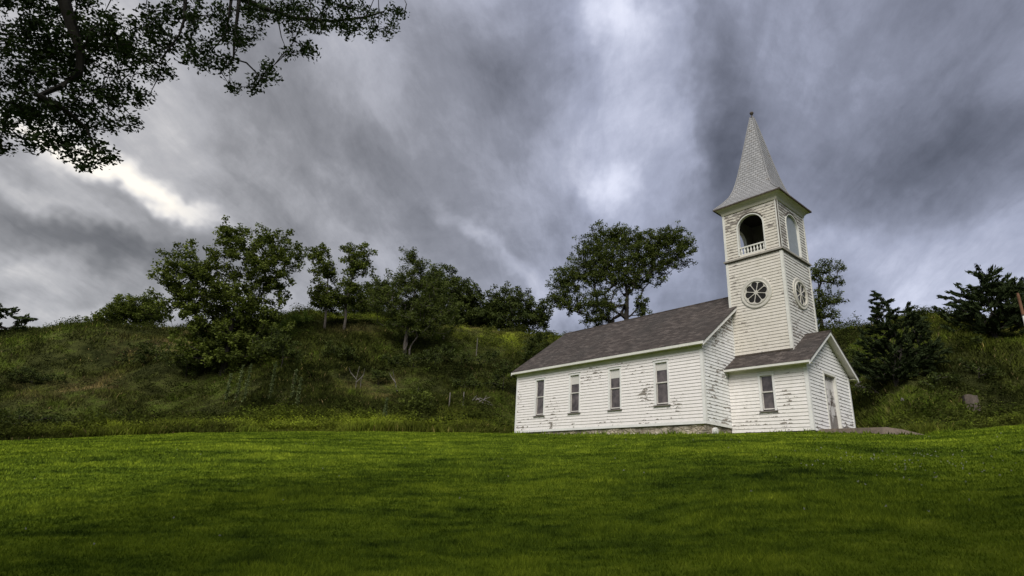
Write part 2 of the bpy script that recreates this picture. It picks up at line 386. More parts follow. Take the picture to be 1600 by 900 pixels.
def fast_mesh(name, V, k, mat, val=None, parent=None, smooth=False, extra=None):
    """V: (nfaces*k, 3) vertices, every k make a face; val: per-face 0..1"""
    V = np.ascontiguousarray(V, np.float32); nv = len(V); nf = nv//k
    me = bpy.data.meshes.new(name); me.vertices.add(nv); me.vertices.foreach_set('co', V.ravel())
    me.loops.add(nv); me.loops.foreach_set('vertex_index', np.arange(nv, dtype=np.int32))
    me.polygons.add(nf); me.polygons.foreach_set('loop_start', np.arange(0, nv, k, dtype=np.int32))
    me.materials.append(mat)
    if val is not None:
        at = me.attributes.new('v', 'FLOAT', 'FACE'); at.data.foreach_set('value', np.asarray(val, np.float32))
    for key, a_ in (extra or {}).items():
        at = me.attributes.new(key, 'FLOAT', 'FACE'); at.data.foreach_set('value', np.asarray(a_, np.float32))
    me.update(calc_edges=True); return link(name, me, parent)

# ------------------------------------------------------------ terrain
def dg(*a): return np.array(a, float)
L_AZ = dg(-180, -120, -70, -30, -8, -.73, 4.94, 11.59, 19.29, 27.91, 36.53, 40.55, 58.71, 61.07, 67.55, 75.44, 78.75, 81.8, 95, 130, 180)
L_D  = dg(  30,   30,  30,  32, 33,   33,   34,    35,    36,    36,    34,    32,  24.2,  24.3,  24.6,  25.4,   31,   33, 34, 32, 30)
L_EL = dg(-4.5,  -3.5, -2.5, -1,.3, 1.15, 1.98,  2.88,  3.66,  4.28,  4.71,  4.87,  5.50,  5.58,  5.78,  5.59, 5.95, 6.21, 5, -1, -4.5)
F_AZ = dg(-180, -30, -8, -.73, 19, 36.5, 40, 45, 50, 65, 71, 75.2, 78.75, 81.8, 95, 180)
F_D  = dg(  33,  34, 34,   34, 37.2, 35.4, 36.5, 41, 43, 43, 38, 28.5, 31.6, 33.6, 35, 33)
H_AZ = dg(-180, -60, -30, -2.9, .84, 7.28, 16.3, 19.1, 24, 33.1, 39.8, 43.8, 60, 72.2, 76.8, 79.3, 83, 100, 130, 180)
H_D  = dg( 100, 110, 110,  100,  95,   88,   80,   77, 75,   75,   75,   75, 74,   68,   66,   65, 64,  66,  80, 100)
H_EL = dg(  -1,   2,   5, 8.6, 9.5, 10.9, 13.7, 14.7, 14.7, 14.6, 14.75, 14.6, 14.4, 14.0, 14.1, 13.6, 12.8, 9, 3, -1)
def vnoise(x, y, s, seed):
    """cheap smooth value noise"""
    x = x/s; y = y/s; xi = np.floor(x).astype(int); yi = np.floor(y).astype(int); fx = x-xi; fy = y-yi
    fx = fx*fx*(3-2*fx); fy = fy*fy*(3-2*fy)
    def hsh(i, j):
        n = (i*374761393 + j*668265263 + seed*1442695) & 0x7fffffff
        n = ((n ^ (n >> 13))*1274126177) & 0x7fffffff
        return ((n ^ (n >> 16)) & 0xffff)/65535.0
    return (hsh(xi, yi)*(1-fx)*(1-fy)+hsh(xi+1, yi)*fx*(1-fy)+hsh(xi, yi+1)*(1-fx)*fy+hsh(xi+1, yi+1)*fx*fy)-.5
EYE = 1.55
def terr_polar(az, d):
    az = np.asarray(az, float); d = np.asarray(d, float)
    dc = np.interp(az, L_AZ, L_D); zc = CAM[2] + dc*np.tan(np.radians(np.interp(az, L_AZ, L_EL)))
    df = np.interp(az, F_AZ, F_D); df = np.maximum(df, dc+.5)
    dh = np.interp(az, H_AZ, H_D); zh = CAM[2] + dh*np.tan(np.radians(np.interp(az, H_AZ, H_EL)))
    z0 = CAM[2]-EYE
    t = np.clip(d/dc, 0, 1); zl = z0 + (zc-z0)*t*(1+.35*(1-t))
    x = CAM[0]+d*np.sin(np.radians(az)); y = CAM[1]+d*np.cos(np.radians(az))
    zl = zl + .10*vnoise(x, y, 5.0, 5)*np.clip(d/6, 0, 1)*np.clip((24-d)/6, 0, 1)
    zf = zc + (df-dc)*.015
    zmid = zc + (d-dc)*.015
    s = np.clip((d-df)/(dh-df), 0, 1); ss = s*s*(3-2*s)
    wob = (vnoise(x, y, 16, 1)*3.2+vnoise(x, y, 6, 2)*2.0+vnoise(x, y, 2.5, 3)*.5)*np.clip(s*(1-s)*5, 0, 1)
    zhill = zf + (zh-zf)*(.62*ss+.38*s) + wob
    zhill = np.where(d > dh, zh + (d-dh)*.02, zhill)
    return np.where(d < dc, zl, np.where(d < df, zmid, zhill))
def terr(x, y):
    dx = np.asarray(x)-CAM[0]; dy = np.asarray(y)-CAM[1]
    return terr_polar(np.degrees(np.arctan2(dx, dy)), np.hypot(dx, dy))
def hit(px, py, dmin=6, dmax=140):
    """where the view ray through a photo pixel meets the terrain"""
    r = ray(px, py); h = math.hypot(r[0], r[1]); az = math.degrees(math.atan2(r[0], r[1]))
    ds = np.arange(dmin, dmax, .1); zr = CAM[2]+ds*r[2]/h; zt = terr_polar(np.full_like(ds, az), ds)
    k = np.argmax(zt >= zr)
    if not (zt >= zr).any(): k = int(np.argmin(zr-zt))
    d = ds[k]; return np.array([CAM[0]+d*r[0]/h, CAM[1]+d*r[1]/h, zt[k]])
def at_dist(px, py, d):
    r = ray(px, py); h = math.hypot(r[0], r[1]); return CAM + r*(d/h)

azs = np.concatenate([np.arange(-180, -16, 4.0), np.arange(-16, 100, .4), np.arange(100, 180.1, 4.0)])
ds_ = np.concatenate([[0.02], np.arange(1, 24, .5), np.arange(24, 46, .35), np.arange(46, 110, .9), np.geomspace(111, 1500, 24)])
AZ, DD = np.meshgrid(azs, ds_); Z = terr_polar(AZ, DD)
X = CAM[0]+DD*np.sin(np.radians(AZ)); Y = CAM[1]+DD*np.cos(np.radians(AZ))
nr, nc = AZ.shape
idx = np.arange(nr*nc).reshape(nr, nc)
q = np.stack([idx[:-1, :-1], idx[:-1, 1:], idx[1:, 1:], idx[1:, :-1]], -1).reshape(-1, 4)[:, ::-1]
me = bpy.data.meshes.new('ground'); me.vertices.add(nr*nc); me.vertices.foreach_set('co', np.stack([X, Y, Z], -1).astype('f').ravel())
me.loops.add(q.size); me.loops.foreach_set('vertex_index', q.ravel().astype(np.int32)); me.polygons.add(len(q))
me.polygons.foreach_set('loop_start', np.arange(0, q.size, 4, dtype=np.int32)); me.polygons.foreach_set('use_smooth', np.ones(len(q), bool))
wv_ = np.clip((DD-np.maximum(np.interp(AZ, F_AZ, F_D), np.interp(AZ, L_AZ, L_D)+.5)+.35)/.4, 0, 1)
at = me.attributes.new('wild', 'FLOAT', 'POINT'); at.data.foreach_set('value', wv_.astype('f').ravel())
me.materials.append(MT['ground']); me.update(calc_edges=True)
tag(link('ground', me), kind='structure')

# ------------------------------------------------------------ church (local = world coordinates)
W, L = 8.005, 11.625; mX = W/2
HN, EO, EG, HE, HR = 3.0, .257, .273, 3.202, 6.355
XT, YT, YB = 2.669, 2.552, .037; yC = (YB-YT)/2
XP, LP, ZP, E2, EG2, HP, HPR = 1.97, 3.28, -.186, .342, .305, 2.337, 3.952
BH = .14
church = empty('church', (0, 0, 0), 'small white clapboard church with a brown shingled roof and a tall grey spire', 'church')

def siding(name, o, h, n, wd, zb, top, mats, parent, holes=(), seams=(), board=BH, base=None):
    """lap siding: o origin, h horizontal unit, n outward normal; top(s) gives the wall's top; holes: (s0, s1, f(s) -> (z0, z1))"""
    o, h, n = Vector(o), Vector(h), Vector(n); mb = MB()
    br = {0.0, wd, *seams}
    for s0, s1, f, curved in holes:
        br |= {s0, s1}
        if curved: br |= set(np.linspace(s0, s1, 25))
    s = 0
    while s < wd: br.add(round(s, 4)); s += 2.4 if not callable(getattr(top, 'fine', None)) else .25
    br = sorted(b for b in br if -1e-6 <= b <= wd+1e-6)
    zmax = max(top(b) for b in br); base = zb if base is None else base
    nb = int(math.ceil((zmax-base)/board))
    k0 = int(math.floor((zb-base)/board))
    def P(s, z, k, full=None):
        fr = (z-(base+k*board))/board
        return o + h*s + Vector((0, 0, z)) + n*(.024-.019*fr if full is None else full)
    for a, b in zip(br[:-1], br[1:]):
        if b-a < 1e-4: continue
        mid = (a+b)/2; hl = [f for s0, s1, f, c in holes if s0-1e-6 < mid < s1+1e-6]
        for k in range(k0, nb):
            za, zc = base+k*board, base+(k+1)*board
            ta, tb = top(a+1e-6), top(b-1e-6)
            segs = [((max(za, zb), min(zc, ta)), (max(za, zb), min(zc, tb)))]
            for f in hl:
                (fa0, fa1), (fb0, fb1) = f(a+1e-6), f(b-1e-6); out = []
                for (A, B) in segs:
                    out.append(((A[0], min(A[1], fa0)), (B[0], min(B[1], fb0))))
                    out.append(((max(A[0], fa1), A[1]), (max(B[0], fb1), B[1])))
                segs = out
            for (A, B) in segs:
                ha, hb = A[1]-A[0], B[1]-B[0]
                if ha <= 1e-4 and hb <= 1e-4: continue
                A1, B1 = max(A[1], A[0]), max(B[1], B[0])
                p = [P(a, A[0], k), P(b, B[0], k), P(b, B1, k), P(a, A1, k)]
                uv = [(a, k+(A[0]-za)/board*.98+.01), (b, k+(B[0]-za)/board*.98+.01), (b, k+(B1-za)/board*.98+.01), (a, k+(A1-za)/board*.98+.01)]
                mb.face(p, 0, uv)
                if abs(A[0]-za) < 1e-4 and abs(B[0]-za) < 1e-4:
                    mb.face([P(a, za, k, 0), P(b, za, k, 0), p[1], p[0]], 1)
    return mb.build(name, mats, parent)
def flat(z): return lambda s: z
class Gable:
    def __init__(s, z0, mid, slope, off): s.a = (z0, mid, slope, off)
    def __call__(s, x):
        z0, mid, sl_, off = s.a; return z0 + (mid-abs(x-mid)+off)*sl_
    def fine(s): return True
SLN = (HR-HE)/(mX+EO); SLP = (HPR-HP)/(mX-XP+E2)
def rect(s0, s1, z0, z1): return (s0, s1, lambda s: (z0, z1), False)
WIN = [9.734, 7.191, 4.615, 2.015]; WW, WB, WTp = .611, .893, 2.713
# side walls
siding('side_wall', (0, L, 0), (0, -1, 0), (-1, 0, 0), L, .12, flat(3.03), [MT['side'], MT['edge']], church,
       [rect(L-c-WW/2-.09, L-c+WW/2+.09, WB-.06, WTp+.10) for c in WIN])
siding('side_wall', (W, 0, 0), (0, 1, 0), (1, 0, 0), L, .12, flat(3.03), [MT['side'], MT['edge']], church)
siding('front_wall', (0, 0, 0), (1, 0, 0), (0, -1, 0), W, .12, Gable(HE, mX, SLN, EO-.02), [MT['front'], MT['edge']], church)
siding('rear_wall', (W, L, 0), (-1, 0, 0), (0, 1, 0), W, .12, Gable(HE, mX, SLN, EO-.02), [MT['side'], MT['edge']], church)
# inner dark shell so nothing shows through
b = MB()
b.box((.16, .10, 0), (W-.10, L-.10, 3.1)); b.build('inner_shell', MT['dark'], church)
# foundation with uneven stones
def foundation():
    b = MB(); rg = random.Random(5)
    def run(p0, p1, nrm, zlo):
        n = 26; P0, P1 = Vector(p0), Vector(p1); nn = Vector(nrm)
        rows = 4
        g = [[P0.lerp(P1, i/n) + nn*(rg.uniform(-.035, .02) if 0 < i < n else 0) + Vector((0, 0, zlo+(0-zlo)*j/rows)) for i in range(n+1)] for j in range(rows+1)]
        for j in range(rows):
            for i in range(n): b.face([g[j][i], g[j][i+1], g[j+1][i+1], g[j+1][i]])
    i_ = .035
    run((i_, L-i_, 0), (i_, i_, 0), (-1, 0, 0), -.9); run((i_, i_, 0), (W-i_, i_, 0), (0, -1, 0), -.9)
    run((W-i_, i_, 0), (W-i_, L-i_, 0), (1, 0, 0), -.9); run((W-i_, L-i_, 0), (i_, L-i_, 0), (0, 1, 0), -.9)
    return b.build('foundation', MT['stone'], church)
foundation()
# skirt (water table) boards, corner boards, friezes
b = MB()
b.box((-.03, -.03, 0), (.0, L+.03, .12)); b.box((0, -.03, 0), (XP-.035, 0, .12)); b.box((W-XP+.035, -.03, 0), (W+.03, 0, .12)); b.box((W, 0, 0), (W+.03, L+.03, .12)); b.box((0, L, 0), (W, L+.03, .12))
b.build('skirt_board', MT['trimw'], church)
for (x, y, sx, sy) in ((0, 0, -1, -1), (0, L, -1, 1), (W, 0, 1, -1), (W, L, 1, 1)):
    b = MB(); b.box((x+sx*.034, y+sy*.034, .122), (x-sx*.09, y+sy*.002, 3.03)); b.box((x+sx*.034, y+sy*.001, .122), (x+sx*.002, y-sy*.09, 3.03))
    b.build('corner_board', MT['trimw'], church)
b = MB(); b.box((-.036, -.034, 3.031), (0, L+.034, 3.2)); b.build('frieze_board', MT['mild'], church)
b = MB(); b.box((W, -.034, 3.031), (W+.036, L+.034, 3.2)); b.build('frieze_board', MT['mild'], church)

def courses(mb, p0, p1, q0, q1, nrm, step=.13, lift=.012, mi=0):
    """shingle courses between the lower edge p0-p1 and the upper edge q0-q1"""
    p0, p1, q0, q1, nrm = map(Vector, (p0, p1, q0, q1, nrm)); ln = ((q0+q1)/2-(p0+p1)/2).length; n = max(2, int(round(ln/step)))
    wdt = (p1-p0).normalized()
    for k in range(n):
        a, c = k/n, (k+1)/n
        A, B, C_, D = p0.lerp(q0, a), p1.lerp(q1, a), p1.lerp(q1, c), p0.lerp(q0, c)
        uv = [((A-p0).dot(wdt), k+.02), ((B-p0).dot(wdt), k+.02), ((C_-p0).dot(wdt), k+.98), ((D-p0).dot(wdt), k+.98)]
        mb.face([A+nrm*lift, B+nrm*lift, C_+nrm*.002, D+nrm*.002], mi, uv)
        mb.face([A, B, B+nrm*lift, A+nrm*lift], mi, uv)
def gable_roof(x0, x1, y0, y1, ze, zr, th, parent, name, trimmat):
    """eaves at x0/x1 with underside height ze, ridge underside zr, y0 front .. y1 rear; th vertical thickness"""
    m = (x0+x1)/2; sl_ = (zr-ze)/(m-x0); nl = Vector((-sl_, 0, 1)).normalized(); nr_ = Vector((sl_, 0, 1)).normalized()
    b = MB()
    courses(b, (x0-.03, y1+.02, ze+th-.03*sl_), (x0-.03, y0-.02, ze+th-.03*sl_), (m, y1+.02, zr+th), (m, y0-.02, zr+th), nl)
    courses(b, (x1+.03, y0-.02, ze+th-.03*sl_), (x1+.03, y1+.02, ze+th-.03*sl_), (m, y0-.02, zr+th), (m, y1+.02, zr+th), nr_)
    for y in (y0-.02, y1+.02):   # thin shingle edge
        b.face([(x0-.03, y, ze+th-.03-.03*sl_), (m, y, zr+th-.03), (m, y, zr+th+.01), (x0-.03, y, ze+th+.01-.03*sl_)])
        b.face([(x1+.03, y, ze+th-.03-.03*sl_), (m, y, zr+th-.03), (m, y, zr+th+.01), (x1+.03, y, ze+th+.01-.03*sl_)])
    b.box((m-.07, y0-.025, zr+th-.03), (m+.07, y1+.025, zr+th+.022))
    rf = b.build(name, MT['roof'], parent)
    return rf, sl_
roof, _ = gable_roof(-EO, W+EO, -EG, L+EG, HE, HR, .125, church, 'roof', None)
# eave fascias + soffits, rake boards as sub-parts of the roof
def eave(x_out, x_wall, y0, y1, z, th, parent, mat, nm='fascia'):
    b = MB(); s = 1 if x_out > x_wall else -1
    b.box((x_out, y0, z-.01), (x_out+s*.025, y1, z+th)); o1 = b.build(nm, mat, parent)
    b = MB(); b.box((x_out-s*.001, y0+.03, z), (x_wall+s*.001, y1-.03, z+.02)); b.build('soffit', MT['mild'], parent)
eave(-EO, 0, -EG, L+EG, HE, .10, roof, MT['trim']); eave(W+EO, W, -EG, L+EG, HE, .10, roof, MT['trim'])
def rakes(x0, x1, m, y, yw, ze, zr, th, parent, cut=None, wdt=.15):
    """rake board along both slopes at y (outer face), soffit back to the wall yw; cut=(xa,xb) leaves a gap for a tower"""
    sg = -1 if y < yw else 1
    def zz(x): return ze + (zr-ze)*(1-abs(x-m)/(m-x0))
    for xa, xb in ((x0-.03, cut[0] if cut else m), (x1+.03, cut[1] if cut else m)):
        b = MB(); P = [(xa, y, zz(xa)-wdt*.35), (xb, y, zz(xb)-wdt*.35), (xb, y, zz(xb)+th-.004), (xa, y, zz(xa)+th-.004)]
        b.prism(P, (0, -sg*.03, 0)); b.build('rake_board', MT['trimw'], parent)
        b = MB(); P = [(xa, y-sg*.031, zz(xa)+.01), (xb, y-sg*.031, zz(xb)+.01), (xb, y-sg*.031, zz(xb)+.03), (xa, y-sg*.031, zz(xa)+.03)]
        b.prism(P, (0, yw-y+sg*.032, 0)); b.build('rake_soffit', MT['trim'], parent)
rakes(-EO, W+EO, mX, -EG, 0, HE, HR, .125, roof, (XT-.03, W-XT+.03)); rakes(-EO, W+EO, mX, L+EG, L, HE, HR, .125, roof)

# windows of the nave and porch: window > frame, sill, sash, pane, blind
def window(nm, xw, yc_, wd, z0, z1, blind, label=None, tilt=0):
    """window in a wall facing -x at x = xw"""
    a, c = yc_-wd/2, yc_+wd/2
    b = MB()
    for y0, y1, q0, q1 in ((a-.09, a, z0-.06, z1+.10), (c, c+.09, z0-.06, z1+.10)): b.box((xw-.032, y0, q0), (xw+.03, y1, q1))
    b.box((xw-.034, a, z1), (xw+.03, c, z1+.10)); b.box((xw-.06, a-.11, z1+.101), (xw+.02, c+.11, z1+.13))
    fr = b.build('window', MT['trimw'], church)
    if label: fr['label'] = label
    b = MB(); b.box((xw-.085, a-.12, z0-.105), (xw+.05, c+.12, z0-.061)); b.build('sill', MT['greyw'], fr)
    zm = (z0+z1)/2+.02
    b = MB(); t_ = .035
    for (q0, q1, xo) in ((z0, zm, .05), (zm-.02, z1, .03)):
        b.box((xw+xo, a, q0), (xw+xo+.03, a+t_, q1)); b.box((xw+xo, c-t_, q0), (xw+xo+.03, c, q1))
        b.box((xw+xo-.001, a+t_, q0), (xw+xo+.03, c-t_, q0+.045)); b.box((xw+xo-.001, a+t_, q1-.035), (xw+xo+.03, c-t_, q1))
    b.build('sash', MT['sash'], fr)
    b = MB(); b.box((xw+.072, a+t_, z0+.04), (xw+.078, c-t_, zm-.01)); b.box((xw+.048, a+t_, zm), (xw+.054, c-t_, z1-.03)); b.build('pane', MT['glass'], fr)
    if blind:
        b = MB(); b.box((xw+.040, a+t_+.01, z1-.035-blind), (xw+.046, c-t_-.005, z1-.036)); b.build('blind', MT['shade'], fr)
    b = MB(); b.box((xw+.085, a-.05, z0-.05), (xw+.1, c+.05, z1+.05)); b.build('inner_shade', MT['dark'], fr)
window('w', 0, WIN[0], WW, WB, WTp, 0, 'window with no blind, farthest along the side wall')
window('w', 0, WIN[1], WW, WB, WTp, .42); window('w', 0, WIN[2], WW, WB, WTp, .38); window('w', 0, WIN[3], WW, WB+.03, WTp, .30)
# inner shell must not poke through the recesses
# porch
PX1 = W-XP
zpt = HP-.10
pw0, pw1, pz0, pz1 = -1.904, -1.401, .692, 2.063
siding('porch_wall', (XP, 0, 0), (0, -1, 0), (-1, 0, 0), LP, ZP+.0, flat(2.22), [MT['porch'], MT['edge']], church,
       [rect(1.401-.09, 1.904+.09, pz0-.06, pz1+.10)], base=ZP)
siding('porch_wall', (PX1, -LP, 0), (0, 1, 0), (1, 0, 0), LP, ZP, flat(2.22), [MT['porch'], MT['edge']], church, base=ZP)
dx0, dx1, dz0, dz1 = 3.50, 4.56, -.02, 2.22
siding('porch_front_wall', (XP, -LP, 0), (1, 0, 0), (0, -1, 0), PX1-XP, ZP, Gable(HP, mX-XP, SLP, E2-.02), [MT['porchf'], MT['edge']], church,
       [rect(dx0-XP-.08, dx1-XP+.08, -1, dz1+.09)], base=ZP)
window('w', XP, -1.652, .503, pz0, pz1, 0, 'plain double-hung window in the porch wall')
b = MB(); b.box((XP+.12, -LP+.25, ZP), (PX1-.03, -.01, 2.3)); b.build('inner_shell', MT['dark'], church)
for (x, sx) in ((XP, -1), (PX1, 1)):
    b = MB(); b.box((x+sx*.034, -LP-.034, ZP+.01), (x-sx*.10, -LP-.002, 2.42)); b.box((x+sx*.034, -LP-.001, ZP+.01), (x+sx*.002, -LP+.10, 2.22))
    b.build('corner_board', MT['trimw'], church)
    b = MB(); b.box((x+sx*.002, 0, 2.221), (x+sx*.036, -LP-.03, 2.338)); b.build('frieze_board', MT['mild'], church)
proof, _ = gable_roof(XP-E2, PX1+E2, -LP-EG2, -.001, HP, HPR, .10, church, 'porch_roof', None)
eave(XP-E2, XP, -LP-EG2, 0, HP, .08, proof, MT['trim']); eave(PX1+E2, PX1, -LP-EG2, 0, HP, .08, proof, MT['trim'])
rakes(XP-E2, PX1+E2, mX, -LP-EG2, -LP, HP, HPR, .10, proof, wdt=.20)
b = MB(); b.box((XP+.04, -LP+.04, ZP-.5), (PX1-.04, -.0, ZP-.002)); b.build('porch_footing', MT['stone'], church)
# door > leaf (two) ...
b = MB()
yD = -LP
b.box((dx0-.08, yD-.04, ZP), (dx0, yD+.14, dz1+.09)); b.box((dx1, yD-.04, ZP), (dx1+.08, yD+.14, dz1+.09)); b.box((dx0, yD-.042, dz1), (dx1, yD+.14, dz1+.09))
door = b.build('door', MT['trim'], church)
for k, (a, c) in enumerate(((dx0, (dx0+dx1)/2-.004), ((dx0+dx1)/2+.004, dx1))):
    b = MB(); b.box((a, yD+.10, dz0-.1), (c, yD+.135, dz1))
    st = .085; zs = [dz0-.1, .62, 1.32, dz1]
    b.box((a+.002, yD+.08, dz0-.1), (a+st, yD+.099, dz1-.002)); b.box((c-st, yD+.08, dz0-.1), (c-.002, yD+.099, dz1-.002))
    for z in (dz0-.1, .62, 1.32, dz1-.11): b.box((a+st, yD+.081, z), (c-st, yD+.099, z+.11))
    lf = b.build('door_leaf', paint('door_leaf_paint', (.62, .60, .58), .55+.02*k, .5, 61.0+7*k, (.22, .20, .18)), door)
b = MB(); b.box((4.03+.05, yD+.06, 1.0), (4.03+.10, yD+.079, 1.2)); b.tube([(4.105, yD+.06, 1.12), (4.105, yD+.02, 1.12), (4.105, yD+.015, 1.12)], [.012, .022, .03], 8); b.build('door_handle', MT['brown'], door)

# ------------------------------------------------------------ tower
ZL, ZC = 7.684, 10.108
TX0, TX1, TY0, TY1 = XT, W-XT, -YT, YB
tw, td = TX1-TX0, TY1-TY0
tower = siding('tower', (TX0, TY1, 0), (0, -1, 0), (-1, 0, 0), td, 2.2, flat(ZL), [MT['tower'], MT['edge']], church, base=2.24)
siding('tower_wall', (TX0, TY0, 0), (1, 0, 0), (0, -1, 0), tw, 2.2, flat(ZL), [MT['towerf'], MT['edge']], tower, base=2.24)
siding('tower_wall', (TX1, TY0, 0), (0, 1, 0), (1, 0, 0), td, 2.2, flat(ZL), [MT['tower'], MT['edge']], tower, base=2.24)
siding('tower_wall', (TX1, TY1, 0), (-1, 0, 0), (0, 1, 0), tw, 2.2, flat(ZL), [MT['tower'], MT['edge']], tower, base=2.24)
# belfry with four arched openings
AR, ASP, AB = .60, 9.16, 7.84
def arch_hole(c, w_): 
    def f(s):
        q_ = max(0.0, 1-((s-c)/w_)**2); return (AB, ASP+w_*math.sqrt(q_))
    return (c-w_, c+w_, f, True)
faces = [((TX0, TY1, 0), (0, -1, 0), (-1, 0, 0), td, 'belfry'), ((TX0, TY0, 0), (1, 0, 0), (0, -1, 0), tw, 'belfryf'),
         ((TX1, TY0, 0), (0, 1, 0), (1, 0, 0), td, 'belfry'), ((TX1, TY1, 0), (-1, 0, 0), (0, 1, 0), tw, 'belfry')]
belfry = None
for k, (o, h, n, wd, mk) in enumerate(faces):
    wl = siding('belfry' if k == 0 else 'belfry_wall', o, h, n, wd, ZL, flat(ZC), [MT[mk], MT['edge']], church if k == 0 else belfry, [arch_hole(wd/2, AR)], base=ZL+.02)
    if k == 0: belfry = wl
    O, H, Nn = Vector(o), Vector(h), Vector(n)
    inward = -Nn
    # lining of the wall (inside face) with the arch cut, dark boards
    b = MB(); c = wd/2; NS = 20
    def pt(s, z, dd): return O+H*s+Vector((0, 0, z))+inward*dd
    th = .12
    ss = [0.12]+list(np.linspace(c-AR, c+AR, NS+1))+[wd-.12]
    def top_in(s): 
        q_ = max(0.0, 1-((s-c)/AR)**2); return ASP+AR*math.sqrt(q_)
    for a_, c_ in zip(ss[:-1], ss[1:]):
        inside = c-AR-1e-6 <= a_ and c_ <= c+AR+1e-6
        if inside:
            b.face([pt(a_, top_in(a_), th), pt(c_, top_in(c_), th), pt(c_, ZC+.3, th), pt(a_, ZC+.3, th)])
            b.face([pt(a_, ZL, th), pt(c_, ZL, th), pt(c_, AB, th), pt(a_, AB, th)])
        else: b.face([pt(a_, ZL, th), pt(c_, ZL, th), pt(c_, ZC+.3, th), pt(a_, ZC+.3, th)])
    b.build('belfry_lining', MT['lining'], belfry)
    # reveal + trim ring
    b = MB(); path = [(c-AR, AB)]+[(c-AR*math.cos(math.pi*i/NS), ASP+AR*math.sin(math.pi*i/NS)) for i in range(NS+1)]+[(c+AR, AB)]
    T_ = .065
    outer = [(c-AR-T_, AB)]+[(c-(AR+T_)*math.cos(math.pi*i/NS), ASP+(AR+T_)*math.sin(math.pi*i/NS)) for i in range(NS+1)]+[(c+AR+T_, AB)]
    for i in range(len(path)-1):
        (s0, z0), (s1, z1) = path[i], path[i+1]; (S0, Z0), (S1, Z1) = outer[i], outer[i+1]
        b.face([pt(s0, z0, -.045), pt(s1, z1, -.045), pt(s1, z1, th), pt(s0, z0, th)])
        b.face([pt(s0, z0, -.045), pt(s1, z1, -.045), pt(S1, Z1, -.045), pt(S0, Z0, -.045)])
        b.face([pt(S0, Z0, -.045), pt(S1, Z1, -.045), pt(S1, Z1, 0), pt(S0, Z0, 0)])
    for s0, s1 in ((c-AR-T_, c-AR), (c+AR, c+AR+T_)):
        b.face([pt(s0, AB, -.045), pt(s1, AB, -.045), pt(s1, AB, .0), pt(s0, AB, .0)])
    b.build('arch_trim', MT['trim'], belfry)
    # weathered hood strip over the arch
    b = MB()
    for i in range(4, NS-3):
        a0, a1 = math.pi*i/NS, math.pi*(i+1)/NS; r0, r1 = AR+T_, AR+T_+.05
        P = lambda r_, an, dd: pt(c-r_*math.cos(an), ASP+r_*math.sin(an), dd)
        b.face([P(r0, a0, -.06), P(r0, a1, -.06), P(r1, a1, -.06), P(r1, a0, -.06)]); b.face([P(r1, a0, -.06), P(r1, a1, -.06), P(r1, a1, 0), P(r1, a0, 0)]); b.face([P(r0, a0, -.06), P(r0, a1, -.06), P(r0, a1, -.0), P(r0, a0, -.0)])
    b.build('arch_hood', MT['brown'], belfry)
    if k == 1:
        b = MB(); P_ = [pt(s_, z_, .055) for s_, z_ in path]
        b.face(P_); b.build('arch_sky_panel', MT['panel'], belfry); continue  # added panel, coloured like the sky seen through the arch
    # balustrade
    b = MB()
    def bx(s0, s1, z0, z1, d0, d1):
        A = pt(s0, z0, d0); B = pt(s1, z1, d1); b.box(tuple(A), tuple(B))
    bx(c-AR, c+AR, AB-.0, AB+.06, .0, .07); bx(c-AR, c+AR, AB+.36, AB+.42, .0, .07)
    for i in range(8):
        s = c-AR+(i+.5)*2*AR/8; p0 = pt(s, AB+.061, .035)
        zs = [0, .05, .10, .15, .20, .25, .30]; rr = [.030, .030, .044, .048, .026, .022, .034]
        b.tube([(p0.x, p0.y, AB+.06+z) for z in zs], rr, 8)
    b.build('balustrade', MT['trim'], belfry)
b = MB(); b.box((TX0+.13, TY0+.13, ZL-.02), (TX1-.13, TY1-.13, ZL+.03)); b.build('belfry_floor', MT['lining'], belfry)
b = MB(); b.box((TX0+.05, TY0+.05, ZC+.25), (TX1-.05, TY1-.05, ZC+.3)); b.build('belfry_ceiling', MT['dark'], belfry)
for (x, y, sx, sy) in ((TX0, TY0, -1, -1), (TX0, TY1, -1, 1), (TX1, TY0, 1, -1), (TX1, TY1, 1, 1)):
    b = MB(); b.box((x+sx*.036, y+sy*.036, 2.3), (x-sx*.085, y+sy*.002, ZL-.03)); b.box((x+sx*.036, y+sy*.001, 2.3), (x+sx*.002, y-sy*.085, ZL-.03)); b.build('corner_board', MT['trim'], tower)
    b = MB(); b.box((x+sx*.036, y+sy*.036, ZL+.05), (x-sx*.07, y+sy*.002, ZC)); b.box((x+sx*.036, y+sy*.001, ZL+.05), (x+sx*.002, y-sy*.07, ZC)); b.build('corner_board', MT['trim'], belfry)
b = MB(); b.box((TX0-.045, TY0-.045, ZL+.05), (TX0-.037, TY0-.037, ZC)); b.box((TX0-.05, TY0-.037, ZL+.05), (TX0-.037, TY0-.0, ZC))
b.build('bare_corner_strip', MT['brown'], belfry)
b = MB()
for (a, c) in (((TX0-.10, TY0-.10), (TX1+.10, TY0)), ((TX0-.10, TY1), (TX1+.10, TY1+.10)), ((TX0-.10, TY0), (TX0, TY1)), ((TX1, TY0), (TX1+.10, TY1))):
    b.box((*a, ZL-.03), (*c, ZL+.045))
b.build('ledge', MT['ledge'], tower)
b = MB()
for (a, c) in (((TX0-.06, TY0-.06), (TX1+.06, TY0)), ((TX0-.06, TY1), (TX1+.06, TY1+.06)), ((TX0-.06, TY0), (TX0, TY1)), ((TX1, TY0), (TX1+.06, TY1))):
    b.box((*a, ZL-.08), (*c, ZL-.031))
b.build('ledge_moulding', MT['brown'], tower)
